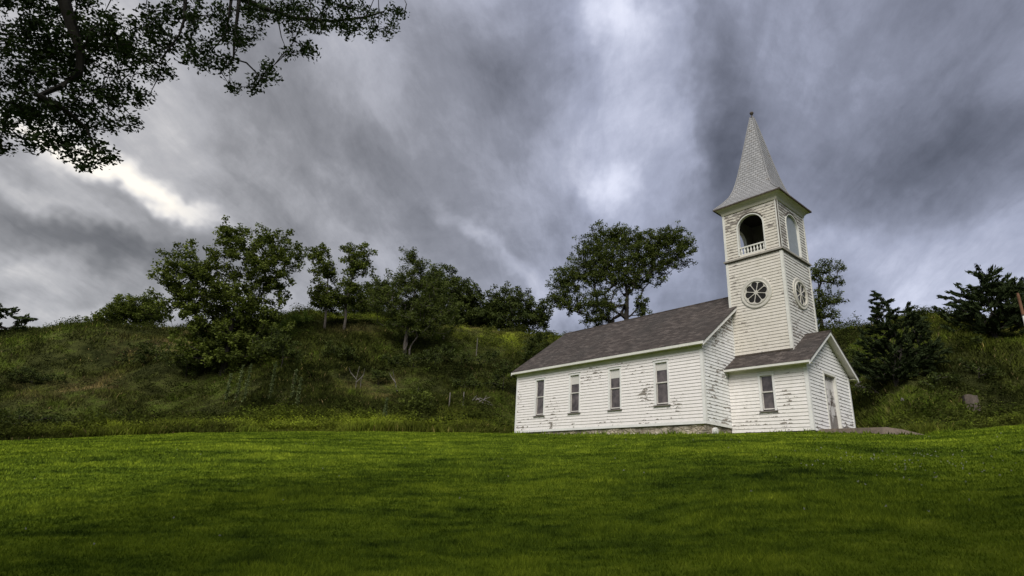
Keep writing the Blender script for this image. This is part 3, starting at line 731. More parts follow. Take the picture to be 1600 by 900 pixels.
# rose windows
def rose(o, h, n, c, label):
    O, H, Nn = Vector(o), Vector(h), Vector(n); zc = 5.917; R0, R1 = .53, .715
    def pt(u_, v_, dd): return O+H*(c+u_)+Vector((0, 0, zc+v_))+Nn*dd
    b = MB(); K = 48
    for i in range(K):
        a0, a1 = 2*math.pi*i/K, 2*math.pi*(i+1)/K
        rg = [(R0, .02), (R0, .085), (R0+.03, .08), (R0+.045, .055), (R1-.03, .065), (R1, .05), (R1, .0)]
        for (ra, da), (rb, db) in zip(rg[:-1], rg[1:]):
            b.face([pt(ra*math.cos(a0), ra*math.sin(a0), da), pt(ra*math.cos(a1), ra*math.sin(a1), da), pt(rb*math.cos(a1), rb*math.sin(a1), db), pt(rb*math.cos(a0), rb*math.sin(a0), db)])
    rw = b.build('rose_window', MT['rose'], church); rw['label'] = label
    # tracery plate with eight petal openings
    b = MB(); hw = math.pi/8
    for k in range(8):
        ph = k*math.pi/4 + hw*.35; cr = .350; m_ = .014; K = 36
        ex = Vector((math.cos(ph), math.sin(ph))); ey = Vector((-math.sin(ph), math.cos(ph)))
        inner, outer = [], []
        for i in range(K):
            th = 2*math.pi*i/K; dx, dy = math.cos(th), math.sin(th)
            # wedge: |y| <= x tan(hw), x*x+y*y <= R0^2
            def ray_line(off):
                best = 1e9
                for sg in (1, -1):
                    nx, ny = -math.sin(hw), sg*math.cos(hw)      # outward normal of line y = sg*x*tan(hw)
                    den = nx*dx+ny*dy; d0 = nx*cr - (-off)
                    if den > 1e-9:
                        t_ = (-off - nx*cr)/den
                        if t_ > 0: best = min(best, t_)
                return best
            tcirc = -cr*dx + math.sqrt(max(0, (cr*dx)**2-(cr*cr-R0*R0)))
            outer.append((cr+dx*min(ray_line(0), tcirc), dy*min(ray_line(0), tcirc)))
            rr = min(ray_line(m_), .152 if dx > -.2 else 9); 
            x_ = cr+dx*rr; 
            if x_ < .075: rr = (cr-.075)/(-dx)
            inner.append((cr+dx*rr, dy*rr))
        def W2(p, dd): 
            q_ = ex*p[0]+ey*p[1]; return pt(q_.x, q_.y, dd)
        for i in range(K):
            j = (i+1) % K
            b.face([W2(inner[i], .055), W2(inner[j], .055), W2(outer[j], .055), W2(outer[i], .055)])
            b.face([W2(inner[i], .055), W2(inner[j], .055), W2(inner[j], .012), W2(inner[i], .012)])
    b.build('tracery', MT['rose'], rw)
    b = MB(); b.face([pt(R0*math.cos(2*math.pi*i/32), R0*math.sin(2*math.pi*i/32), .027) for i in range(32)]); b.build('pane', MT['rglass'], rw)
rose((TX0, TY1, 0), (0, -1, 0), (-1, 0, 0), td/2, 'round rose window on the long side of the tower')
rose((TX0, TY0, 0), (1, 0, 0), (0, -1, 0), tw/2, 'round rose window over the porch roof')
# cove + spire
ES, ZE = .304, 10.43
b = MB()
def sq(e, z): return [Vector((TX0-e, TY0-e, z)), Vector((TX1+e, TY0-e, z)), Vector((TX1+e, TY1+e, z)), Vector((TX0-e, TY1+e, z))]
prof = [(.012, ZC-.02), (.05, ZC), (.08, ZC+.12), (.16, ZC+.22), (ES-.02, ZE-.02)]
for (e0, z0), (e1, z1) in zip(prof[:-1], prof[1:]):
    A, B = sq(e0, z0), sq(e1, z1)
    for i in range(4): j = (i+1) % 4; b.face([A[i], A[j], B[j], B[i]])
b.build('cove', MT['cove'], belfry)
SP = [(1.615, 10.455), (1.30, 10.80), (1.05, 11.14), (.90, 11.50), (.79, 11.90), (.69, 12.35), (.585, 12.9), (.475, 13.5), (.36, 14.15), (.245, 14.8), (.14, 15.4), (.06, 15.82)]
b = MB(); cx, cy_ = mX, yC; kk = 0; acc_ = 0
fine_p = []
for (w0, z0), (w1, z1) in zip(SP[:-1], SP[1:]):
    ln = math.hypot(w1-w0, z1-z0); n = max(1, int(round(ln/.15)))
    for i in range(n): fine_p.append((w0+(w1-w0)*i/n, z0+(z1-z0)*i/n))
fine_p.append(SP[-1])
dirs = [((-1, 0), (0, -1)), ((0, -1), (1, 0)), ((1, 0), (0, 1)), ((0, 1), (-1, 0))]
for k, ((w0, z0), (w1, z1)) in enumerate(zip(fine_p[:-1], fine_p[1:])):
    l_ = .014
    for (nx, ny), (tx, ty) in dirs:
        def Q(wd, z, side, lift): 
            e = wd+lift; return (cx+nx*e+tx*side*e, cy_+ny*e+ty*side*e, z)
        uv = [(-w0, k+.02), (w0, k+.02), (w1, k+.98), (-w1, k+.98)]
        b.face([Q(w0, z0, -1, l_), Q(w0, z0, 1, l_), Q(w1, z1, 1, .002), Q(w1, z1, -1, .002)], 0, uv)
        b.face([Q(w0, z0, -1, 0), Q(w0, z0, 1, 0), Q(w0, z0, 1, l_), Q(w0, z0, -1, l_)], 0, uv)
spire = b.build('spire', MT['metal'], church)
b = MB()
for sx, sy in ((-1, -1), (1, -1), (1, 1), (-1, 1)):
    b.tube([(cx+sx*(w_+.01), cy_+sy*(w_+.01), z_+.01) for w_, z_ in SP], [.032]*len(SP), 6)
b.build('hip_roll', MT['metal'], spire)
b = MB()
for a, c in (((cx-1.64, cy_-1.64), (cx+1.64, cy_-1.60)), ((cx-1.64, cy_+1.60), (cx+1.64, cy_+1.64)), ((cx-1.64, cy_-1.60), (cx-1.60, cy_+1.60)), ((cx+1.60, cy_-1.60), (cx+1.64, cy_+1.60))):
    b.box((*a, ZE-.03), (*c, ZE+.035))
b.build('eave_edge', MT['brown'], spire)
b = MB(); zz = [(.05, 15.78), (.085, 15.83), (.05, 15.88), (.03, 15.93), (.028, 15.98), (.075, 16.04), (.10, 16.10), (.085, 16.15), (.04, 16.18), (.01, 16.2)]
b.tube([(cx, cy_, z) for r_, z in zz], [r_ for r_, z in zz], 10); b.build('finial', MT['brown'], spire, True)
# flashing along the porch roof where the tower stands
b = MB(); b.box((TX0-.05, TY0-.03, HP+(TX0-XP+E2)*SLP+.10), (TX0-.028, 0, HP+(TX0-XP+E2)*SLP+.16)); b.build('flashing', MT['brown'], tower)

# ------------------------------------------------------------ concrete walk at the door
b = MB(); zt = -.10
xs = [2.45, 5.7]; ys = [-3.28, -4.4, -5.55, -6.0, -6.7]; zs = [zt, zt, zt-.01, -.20, -.42]
for i in range(4):
    b.face([(xs[0]-.0, ys[i], zs[i]), (xs[1], ys[i], zs[i]), (xs[1]+.1, ys[i+1], zs[i+1]), (xs[0]+.0, ys[i+1], zs[i+1])][::-1])
    b.face([(xs[0]+.0, ys[i], zs[i]), (xs[0]-.12, ys[i], -.7), (xs[0]-.12, ys[i+1], -.8), (xs[0]+.0, ys[i+1], zs[i+1])])
    b.face([(xs[1], ys[i], zs[i]), (xs[1], ys[i], -.7), (xs[1]+.1, ys[i+1], -.8), (xs[1]+.1, ys[i+1], zs[i+1])])
tag(b.build('doorstep', MT['conc']), 'low brown concrete slab running out from the church door', 'doorstep')
b = MB(); rs_ = random.Random(3)
b.prism([(.32, -.06, -.42), (.55, -.06, -.42), (.57, -.06, -.2), (.45, -.06, -.12), (.33, -.06, -.17)], (0, -.14, 0))
tag(b.build('stone', MT['trimw']), 'small white block leaning on the foundation beside the nave corner', 'stone')

# ------------------------------------------------------------ vegetation helpers
def leaves(centers, per, spread, size, rg, flat_=1.0, droop=0.0, outward=None, aspect=.55, vbias=None):
    """diamond leaf cards round every clump centre; returns vertices and per-face values"""
    C_ = np.repeat(centers, per, 0); n = len(C_)
    off = rg.normal(size=(n, 3)); off /= np.linalg.norm(off, axis=1)[:, None]; off *= (rg.random((n, 1))**.55)*spread; off[:, 2] *= flat_
    p = C_+off
    a = rg.normal(size=(n, 3)); a[:, 2] = a[:, 2]*.6 - droop; 
    if outward is not None: a = a*.35+np.repeat(outward, per, 0)
    a /= np.linalg.norm(a, axis=1)[:, None]
    b_ = np.cross(a, rg.normal(size=(n, 3))); b_ /= np.linalg.norm(b_, axis=1)[:, None]
    s = size*(.6+.8*rg.random((n, 1)))
    V = np.stack([p-a*s*.5, p+b_*s*aspect*.5, p+a*s*.5, p-b_*s*aspect*.5], 1).reshape(-1, 3)
    cv = np.repeat(rg.random(len(centers)), per)
    val = np.clip(.55*cv+.45*rg.random(n), 0, 1)
    return V, val
def skeleton(base, axis_pts, centers, rg, r0, name, mat, parent, rmin=.012, pen=.6):
    """limbs grown from a trunk polyline to every clump; radii follow what they carry"""
    nodes = [np.array(p, float) for p in axis_pts]; par = [-1]+list(range(len(nodes)-1)); fixed = len(nodes)
    top = nodes[-1]; order = np.argsort(np.linalg.norm(centers-nodes[len(nodes)//2], axis=1))
    for i in order:
        c = centers[i]; A = np.array(nodes); d = np.linalg.norm(A-c, axis=1)+pen*np.maximum(0, A[:, 2]-c[2]+.2)
        j = int(np.argmin(d)); seg = c-nodes[j]; ln = np.linalg.norm(seg)
        if ln < .05: continue
        k = 1 if ln < 1.2 else (2 if ln < 3 else 3); pj = j
        for q_ in range(1, k+1):
            p = nodes[j]+seg*q_/k
            if q_ < k: p = p+rg.normal(size=3)*ln*.06+np.array([0, 0, -.05*ln])
            nodes.append(p); par.append(pj); pj = len(nodes)-1
    cnt = np.zeros(len(nodes)); ch = set(par)
    for i in range(len(nodes)-1, -1, -1):
        if i not in ch: cnt[i] += 1
        if par[i] >= 0: cnt[par[i]] += cnt[i]
    r = r0*(cnt/cnt[0])**.47; r = np.maximum(r, rmin)
    r[:fixed] = np.maximum(r[:fixed], 0); A = np.array(nodes); V = []; seg = 6
    ch0 = [i for i in range(len(nodes)) if par[i] >= 0]
    P0 = A[[par[i] for i in ch0]]; P1 = A[ch0]; R1 = r[ch0]; R0 = np.minimum(r[[par[i] for i in ch0]], R1*1.5)
    for i_, i in enumerate(ch0):
        if i < fixed: R0[i_] = r[par[i]]
    if fixed > 1: R0[0] *= 1.35
    dv = P1-P0; dv /= np.linalg.norm(dv, axis=1)[:, None]+1e-9
    a = np.cross(dv, np.array([.31, .17, .93])); a /= np.linalg.norm(a, axis=1)[:, None]+1e-9; b_ = np.cross(dv, a)
    for k in range(seg):
        t0, t1 = 2*math.pi*k/seg, 2*math.pi*(k+1)/seg
        e0 = a*math.cos(t0)+b_*math.sin(t0); e1 = a*math.cos(t1)+b_*math.sin(t1)
        V.append(np.stack([P0+e0*R0[:, None], P0+e1*R0[:, None], P1+e1*R1[:, None], P1+e0*R1[:, None]], 1))
    V = np.concatenate(V).reshape(-1, 3)
    return fast_mesh(name, V, 4, mat, None, parent)
def lobe_centers(lobes, D, rg, dens, depth=1.0, holes=6):
    """lobes in photo pixels at horizontal distance D -> clump centres filling those volumes"""
    out = []; outw = []
    for (px, py, rx, ry) in lobes:
        c = at_dist(px, py, D); r_ = ray(px, py); slant = np.linalg.norm(c-CAM); k = slant/FPX*np.dot(r_, _f)
        RX, RY = rx*k, ry*k; n = max(6, int(dens*(RX*RY)**.9))
        u = rg.normal(size=(n, 3)); u /= np.linalg.norm(u, axis=1)[:, None]; u *= (rg.random((n, 1))**.45)*(1+.16*rg.normal(size=(n, 1)))
        kp = np.ones(n, bool)
        for _ in range(holes):
            hc = rg.normal(size=3); hc /= np.linalg.norm(hc); hc *= .45+.5*rg.random(); kp &= np.linalg.norm(u-hc, axis=1) > .20+.12*rg.random()
        u = u[kp]
        h = np.array([r_[1], -r_[0], 0]); h /= np.linalg.norm(h); fw = np.array([-h[1], h[0], 0])
        P = c + u[:, :1]*RX*h + u[:, 1:2]*RX*depth*fw + u[:, 2:]*RY*np.array([0, 0, 1])
        out.append(P); outw.append(u)
    return np.concatenate(out), np.concatenate(outw)
def tree(name, label, lobes, base_px=None, D=None, leaf='leafA', dens=9, per=60, spread=.55, size=.24, r0=.2, bark='bark', axis=None,
         cat='tree', group=None, seed=1, cedar=False, depth=.9, below=0, stems=None, base_xy=None, pen=.6, aspect=.55, holes=6):
    rg = np.random.default_rng(seed)
    if base_px is not None and D is None: base = hit(*base_px)
    else:
        p = at_dist(base_px[0], base_px[1], D); base = np.array([p[0], p[1], float(terr(p[0], p[1]))])
    D = math.hypot(base[0]-CAM[0], base[1]-CAM[1])
    C_, U_ = lobe_centers(lobes, D, rg, dens, depth, holes)
    # vegetation centres must stay above the ground
    g = terr(C_[:, 0], C_[:, 1]); keep = C_[:, 2] > g+.15; C_, U_ = C_[keep], U_[keep]
    root = empty(name, tuple(base), label, cat, group)
    cm = C_.mean(0); zt_ = np.quantile(C_[:, 2], .72)
    tp = np.array([cm[0]*.6+base[0]*.4, cm[1]*.6+base[1]*.4, zt_])
    if axis is None: axis = [(0, 0)]
    pts = [base+np.array([0, 0, -.3])]
    for i in range(1, 7):
        t_ = i/6; pts.append(base*(1-t_)+tp*t_+rg.normal(size=3)*[.05, .05, 0]*(zt_-base[2])*.25*(1 if i < 6 else 0))
    skeleton(base, pts, C_, rg, r0, 'trunk', MT[bark], root, pen=pen)
    if stems:
        for (px0, py0, px1, py1, rr) in stems:
            A, B = at_dist(px0, py0, D), at_dist(px1, py1, D); A[2] = min(A[2], float(terr(A[0], A[1])) if py0 > 480 else A[2])
            mb = MB(); n = 7; mb.tube([A+(B-A)*i/n+rg.normal(size=3)*.10*(0 < i < n) for i in range(n+1)], [rr*(1-.75*i/n) for i in range(n+1)], 6); mb.build('stem', MT[bark], root)
    if cedar:
        out = C_-np.array([base[0], base[1], 0]); out[:, 2] = 0; out /= np.linalg.norm(out, axis=1)[:, None]+1e-6; out[:, 2] = .55
        out /= np.linalg.norm(out, axis=1)[:, None]
        # every clump is a spray: cards strung along the outward direction
        n = len(C_); seg = 5; out = out+rg.normal(size=out.shape)*.42; out /= np.linalg.norm(out, axis=1)[:, None]; Cs = np.concatenate([C_+out*spread*(k/seg)*1.6 for k in range(seg)]); Os = np.tile(out, (seg, 1))
        V, val = leaves(Cs, per, spread*.42, size, rg, .6, 0, Os, aspect)
        V = V.reshape(-1, 4, 3); 
        V = V.reshape(-1, 3)
    else:
        V, val = leaves(C_, per, spread, size, rg, .8, .25, None, aspect)
    fast_mesh('crown', V, 4, MT[leaf], val, root)
    return root

# ------------------------------------------------------------ trees
tree('maple_tree', 'large leafy tree with two-part crown on the left hillside, its foot in dark brush',
     [(296, 425, 48, 48), (275, 455, 30, 30), (392, 398, 58, 46), (440, 400, 30, 42), (365, 375, 30, 28), (345, 455, 48, 42), (425, 440, 38, 30), (375, 490, 55, 42), (320, 500, 42, 36), (290, 478, 32, 22), (410, 500, 40, 36),
      (370, 535, 58, 38), (310, 548, 52, 30), (420, 550, 46, 30), (360, 565, 70, 18)],
     (348, 585), leaf='leafA', dens=20.677, per=46, spread=0.484, size=0.246, r0=0.245, seed=21)
tree('broadleaf_tree', 'low round green tree on the hill crest left of the big two-part tree',
     [(210, 485, 40, 26), (178, 492, 26, 20), (240, 490, 24, 24), (212, 492, 44, 22), (155, 503, 18, 8)], (210, 513), D=92, leaf='leafA', dens=1.6*10.672, per=46, spread=0.624, size=0.295, r0=0.216, seed=22, holes=1)
tree('conifer_tree', 'dark sparse conifer cut off by the left edge of the view',
     [(-8, 478, 22, 14), (5, 492, 28, 8), (0, 507, 38, 7), (20, 499, 18, 5)], (-8, 516), D=88, leaf='cedar', dens=8.671, per=11, spread=0.780, size=0.492, r0=0.158, seed=23, cedar=True, aspect=.3)
tree('slim_tree', 'slim young tree with a stacked crown and bare pale trunk on the hill shoulder',
     [(497, 398, 18, 20), (506, 420, 20, 14), (512, 428, 14, 10), (497, 452, 22, 18), (506, 470, 24, 16)], (507, 516), leaf='leafA', dens=25.012, per=46, spread=0.429, size=0.230, r0=0.115, bark='barkp', seed=24)
tree('slim_tree', 'young tree with a narrow dense top just right of the slimmest one on the hill',
     [(558, 400, 25, 22), (560, 418, 24, 18), (540, 455, 26, 24), (560, 465, 28, 24), (520, 470, 22, 22)], (537, 516), leaf='leafA', dens=22.678, per=48, spread=0.468, size=0.230, r0=0.130, bark='barkp', seed=25)
tree('leaning_tree', 'fine-leaved tree with a forked grey trunk standing in the middle of the slope',
     [(640, 402, 17, 14), (655, 418, 16, 12), (628, 440, 36, 24), (670, 440, 34, 28), (610, 470, 38, 28), (655, 475, 48, 32), (695, 485, 30, 26), (630, 505, 38, 20), (665, 508, 38, 18)],
     (632, 556), leaf='leafC', dens=26.11, per=48, spread=0.468, size=0.213, r0=0.173, bark='barkp', seed=26, aspect=.4, stems=[(632, 556, 640, 490, .14), (640, 556, 655, 500, .10)])
tree('oak_tree', 'broad dark oak with a domed crown behind the fine-leaved tree',
     [(690, 450, 42, 34), (725, 470, 34, 30), (715, 500, 46, 26), (660, 490, 30, 28), (745, 495, 26, 20)], (700, 512), D=86, leaf='leafB', dens=20.41, per=52, spread=0.663, size=0.312, r0=0.302, seed=27, holes=1)
tree('oak_tree', 'dark oak with an open edge at the hill top left of the church roof',
     [(795, 475, 38, 28), (770, 490, 24, 24), (825, 490, 32, 24), (800, 505, 44, 18), (845, 498, 18, 16)], (795, 520), D=84, leaf='leafB', dens=19.21, per=50, spread=0.663, size=0.312, r0=0.302, seed=28, holes=2)
tree('broadleaf_tree', 'bushy tree on the crest seen between the slim trees and the forked one',
     [(592, 455, 26, 22), (605, 490, 40, 18), (570, 490, 30, 18), (560, 478, 30, 14)], (590, 505), D=86, leaf='leafB', dens=19.21, per=50, spread=0.663, size=0.312, r0=0.216, seed=29, holes=2)
tree('broadleaf_tree', 'low dark tree filling the gap between the two crest oaks',
     [(752, 498, 22, 18), (768, 508, 20, 12), (735, 506, 22, 12)], (752, 518), D=87, leaf='leafB', dens=14, per=50, spread=.66, size=.31, r0=.2, seed=129, holes=1)
tree('hillside_shrub', 'tall dark shrub just left of the church roof end', [(838, 532, 20, 18), (850, 548, 18, 16), (828, 552, 20, 14)], (838, 572), leaf='leafB', dens=23.345, per=44, spread=0.390, size=0.197, r0=0.058, seed=30, cat='shrub')
tree('cottonwood_tree', 'tall open-crowned tree rising right behind the church roof',
     [(950, 372, 40, 22), (962, 364, 22, 12), (1046, 370, 34, 14), (925, 395, 34, 28), (985, 375, 26, 18), (1040, 378, 36, 20), (1068, 385, 20, 22), (1000, 405, 44, 26), (1050, 405, 32, 14), (900, 430, 30, 26), (880, 445, 26, 28), (940, 430, 42, 28), (985, 440, 36, 20),
      (1015, 385, 26, 24), (1020, 425, 36, 18), (960, 410, 40, 30), (905, 475, 36, 20), (945, 475, 34, 24), (870, 470, 18, 16), (935, 500, 26, 14), (1005, 480, 14, 20)],
     (985, 520), D=57, holes=3, leaf='leafC', dens=44, per=34, spread=0.374, size=0.172, r0=0.259, seed=131, stems=[(975, 520, 940, 455, .12), (965, 520, 985, 440, .15)], pen=.9)
tree('cottonwood_tree', 'tall narrow tree partly hidden behind the tower',
     [(1300, 416, 20, 12), (1275, 430, 20, 18), (1302, 440, 18, 10), (1285, 462, 24, 16), (1305, 472, 16, 10), (1290, 495, 26, 16), (1275, 480, 24, 24)], (1282, 520), D=74, leaf='leafC', dens=18.676, per=34, spread=0.484, size=0.221, r0=0.187, seed=32)
tree('bare_sapling', 'thin half-bare sapling between the tower and the nearer cedar', [(1335, 498, 12, 12), (1328, 505, 8, 8)], (1334, 517), D=69, leaf='leafC', dens=13.340, per=9, spread=0.390, size=0.164, r0=0.043, seed=33)
tree('cedar_tree', 'twin-topped dark cedar on the slope right of the porch',
     [(1374, 464, 5, 8), (1378, 478, 13, 8), (1380, 492, 20, 10), (1414, 490, 9, 8), (1425, 502, 18, 10), (1388, 512, 30, 14), (1428, 524, 26, 16), (1380, 540, 32, 22), (1415, 555, 40, 24), (1438, 560, 22, 20), (1390, 578, 34, 13), (1425, 580, 28, 12), (1400, 590, 42, 8), (1360, 570, 20, 16), (1452, 548, 16, 18)],
     (1402, 603), leaf='cedar', dens=51.0, per=30, spread=0.34, size=0.17, r0=0.158, seed=34, cedar=True, aspect=.28)
tree('cedar_tree', 'dark spreading cedar on the crest near the right edge',
     [(1540, 432, 9, 9), (1545, 448, 20, 9), (1530, 462, 32, 10), (1560, 468, 30, 12), (1525, 482, 38, 10), (1575, 455, 16, 9), (1505, 497, 24, 6), (1550, 497, 44, 14), (1585, 492, 26, 20), (1545, 515, 42, 12)],
     (1555, 532), leaf='cedar', dens=35.0, per=15, spread=0.546, size=0.312, r0=0.173, seed=35, cedar=True, aspect=.28)
tree('cedar_tree', 'dark cedar cut off by the right edge of the view',
     [(1606, 450, 14, 10), (1610, 470, 22, 16), (1612, 500, 26, 22), (1605, 525, 24, 14)], (1612, 545), D=56, leaf='cedar', dens=35.0, per=15, spread=0.468, size=0.295, r0=0.144, seed=36, cedar=True, aspect=.28)
# shrubs on the slope
SH = [
 ('round dark green bush near the foot of the slope, left of the church', [(655, 626, 24, 17), (668, 632, 16, 12), (642, 632, 16, 12)], (655, 648), 'leafA', 91),
 ('low dark bush on the far left of the slope', [(45, 585, 30, 10), (75, 590, 22, 8), (20, 590, 20, 8)], (50, 600), 'leafB', 92),
 ('yellow-green shrub on the hill shoulder right of the big two-part tree', [(452, 500, 24, 11), (470, 496, 20, 10), (440, 508, 16, 8)], (455, 515), 'shrubY', 93),
 ('dark brush at the left foot of the big two-part tree', [(280, 560, 36, 18), (310, 575, 36, 16)], (290, 590), 'leafB', 94),
 ('dark brush at the right foot of the big two-part tree', [(430, 540, 30, 24), (455, 555, 24, 20)], (440, 580), 'leafB', 95),
 ('dark thicket under the forked tree', [(640, 565, 26, 12), (672, 558, 30, 14), (610, 560, 20, 10)], (645, 580), 'leafB', 96),
 ('mid-green thicket between the forked tree and the church', [(730, 560, 28, 12), (700, 548, 24, 10), (765, 556, 22, 9)], (730, 576), 'leafB', 97),
 ('dark brush behind the nave corner of the church', [(790, 580, 22, 16), (775, 600, 18, 14)], (786, 615), 'leafB', 98),
 ('small dark bush below the spreading cedar', [(1523, 534, 10, 7)], (1523, 542), 'leafB', 99),
 ('dark shrub low on the slope between porch and cedar', [(1350, 610, 12, 10), (1410, 612, 18, 9)], (1380, 622), 'leafB', 100),
 ('olive shrub below the crest behind the porch gable', [(1330, 560, 18, 16), (1345, 580, 16, 12)], (1336, 596), 'leafB', 101),
]
SH += [
 ('dark scrub mass halfway up the slope, left of the tall weed spikes', [(235, 548, 30, 14), (205, 556, 24, 10)], (225, 570), 'leafB', 102),
 ('low dark bush right of the bare forked sapling', [(588, 585, 20, 9), (602, 592, 14, 7)], (590, 602), 'leafB', 103),
 ('dark scrub on the bank right above the bare forked sapling', [(520, 545, 26, 10), (545, 552, 18, 9)], (530, 564), 'leafB', 104),
 ('dark low bush at the lawn edge in the left corner', [(35, 655, 34, 12), (80, 660, 26, 10)], (50, 676), 'leafB', 105),
 ('dark bush at the lawn edge below the round crest tree', [(190, 652, 30, 9), (150, 655, 24, 8)], (170, 668), 'leafB', 106),
 ('dark shrub on the slope directly right of the round bush', [(712, 600, 22, 9), (740, 596, 20, 9)], (724, 612), 'leafB', 107),
 ('small olive shrub on the open slope left of the stump', [(1475, 590, 20, 7), (1455, 600, 16, 7)], (1466, 610), 'leafB', 108),
 ('olive shrub patch on the slope above the stump', [(1520, 572, 22, 7), (1550, 580, 18, 7)], (1530, 592), 'leafB', 109)]
for lab, lb, bp, lf, sd_ in SH:
    tree('shrub', lab, lb, bp, leaf=lf, dens=30.015, per=40, spread=0.328, size=0.156, r0=0.036, seed=sd_, cat='shrub', group='shrubs on the slope')

# mullein-like tall weeds
def mullein(px, py_top, py_base, label, seed):
    rg = np.random.default_rng(seed); base = hit(px, py_base); D = math.hypot(base[0]-CAM[0], base[1]-CAM[1])
    top = at_dist(px+2, py_top, D); h = max(.8, top[2]-base[2]); root = empty('tall_weed', tuple(base), label, 'weed', 'tall weeds along the slope foot')
    mb = MB(); mb.tube([base+np.array([rg.normal()*.02*i, rg.normal()*.02*i, h*i/6]) for i in range(7)], [.025*(1-.7*i/6) for i in range(7)], 5); mb.build('stem', MT['dry'] if seed % 3 == 0 else MT['stalk'], root)
    zs = rg.random(150); c = base+np.stack([rg.normal(size=150)*.05*(1.4-zs), rg.normal(size=150)*.05*(1.4-zs), zs*h*1.02], 1)
    V, val = leaves(c, 3, .09, .15, rg, .8, -.3, None, .45); fast_mesh('foliage', V, 4, MT['stalk'], val, root)
for i, (a, t_, b_, lab) in enumerate([(352, 584, 628, 'short leafy weed spike, first of the spikes under the big tree'), (368, 570, 628, 'tall pale weed spike under the big tree, left of a matching pair'),
    (380, 568, 630, 'tall pale weed spike under the big tree, right of a matching pair'), (420, 565, 626, 'tallest lone weed spike right of the big tree'), (455, 578, 624, 'weed spike midway between the big tree and the dead sapling'),
    (462, 590, 640, 'bushy lower spike right beside another weed spike'), (600, 622, 660, 'light green weed spike left of the round bush')]):
    mullein(a, t_, b_, lab, 200+i)

# dead wood, posts, stump
def dead_branch(name, label, px, py, segs, r=.05, cat='dead branch', mat='deadw'):
    base = hit(px, py); D = math.hypot(base[0]-CAM[0], base[1]-CAM[1]); root = empty(name, tuple(base), label, cat); mb = MB()
    for s in segs:
        P = [at_dist(x_, y_, D+random.uniform(-.2, .2)) for x_, y_ in s]
        if s[0] == (px, py): P[0] = base-np.array([0, 0, .2])
        mb.tube(P, [r*(1-.75*i/(len(P)-1)) for i in range(len(P))], 5)
    mb.build('branches', MT[mat], root); return root
dead_branch('dead_sapling', 'bare grey forked sapling on the bank below the two slim trees', 556, 607, [[(556, 607), (557, 590), (562, 572)], [(557, 593), (548, 582), (545, 574)], [(557, 597), (568, 586), (570, 575)], [(563, 608), (564, 595), (567, 585)]], .04, 'sapling')
dead_branch('dead_branch', 'bare leaning branch on the bank below the forked tree', 622, 612, [[(622, 612), (616, 592), (614, 578)], [(618, 598), (611, 588), (608, 582)]], .05)
dead_branch('dead_branch', 'pale twisted dead limb within the forked tree crown', 618, 556, [[(612, 468), (618, 450), (614, 440), (622, 425)], [(618, 450), (626, 440)]], .08)
dead_branch('brush_pile', 'heap of grey brush on the slope just left of the church', 750, 632, [[(735, 628), (750, 622), (768, 630)], [(738, 634), (752, 626), (766, 620)], [(742, 620), (756, 630), (770, 633)], [(732, 632), (745, 618)], [(750, 632), (760, 618)]], .05, 'brush pile', 'greyw')
dead_branch('fallen_log', 'weathered log lying on the slope right behind the porch eave', 1352, 610, [[(1336, 602), (1352, 606), (1372, 611)], [(1340, 600), (1345, 596)], [(1360, 608), (1374, 604)]], .12, 'log')
dead_branch('fallen_log', 'short weathered log in grass below the twin-topped cedar', 1420, 627, [[(1408, 624), (1424, 627)], [(1418, 626), (1422, 617)]], .11, 'log', 'greyw')
def post(name, label, px, py0, py1, r, mat, cat):
    base = hit(px, py0); D = math.hypot(base[0]-CAM[0], base[1]-CAM[1]); top = at_dist(px, py1, D); mb = MB()
    h = top[2]-base[2]; mb.tube([base-np.array([0, 0, .3]), base+np.array([.02, 0, h*.5]), base+np.array([.03, .03, h*.97]), base+np.array([.03, .03, h])], [r, r*.97, r*.9, r*.6], 7)
    return tag(mb.build(name, MT[mat]), label, cat)
post('fence_post', 'grey wooden stake low on the slope, right of the round bush', 701, 640, 613, .05, 'deadw', 'post')
post('fence_post', 'thinner dark stake nearest the brush pile', 723, 636, 612, .035, 'greyw', 'post')
post('dead_stalk', 'pale bare stalk in the light meadow strip near the crest', 744, 556, 528, .05, 'deadw', 'stalk')
post('dead_stalk', 'short pale snag beside the forked tree on the crest meadow', 692, 533, 524, .16, 'deadw', 'stalk')
# stump
base = hit(1520, 643); D = math.hypot(base[0]-CAM[0], base[1]-CAM[1]); k = D/FPX*.85; rg = np.random.default_rng(4)
mb = MB(); R_ = 9.5*k; Hs = 22*k; n = 14; rr = [1+rg.uniform(-.12, .10) for _ in range(n)]; tops = [Hs*(1+rg.uniform(-.12, .04)) for _ in range(n)]
def ringp(sc, z): return [Vector((base[0]+math.cos(2*math.pi*i/n)*R_*sc*rr[i], base[1]+math.sin(2*math.pi*i/n)*R_*sc*rr[i], base[2]+(z if z <= .1 else tops[i]*z))) for i in range(n)]
r0_, r1_, r2_, r3_ = ringp(1.25, -.3), ringp(1.02, .1), ringp(.95, 1.0), ringp(.80, 1.0)
for A, B in ((r0_, r1_), (r1_, r2_), (r2_, r3_)):
    for i in range(n): j = (i+1) % n; mb.face([A[i], A[j], B[j], B[i]])
mb.face(r3_)
tag(mb.build('tree_stump', MT['stump']), 'wide greyish tree stump in the grass at the right of the slope', 'tree stump')
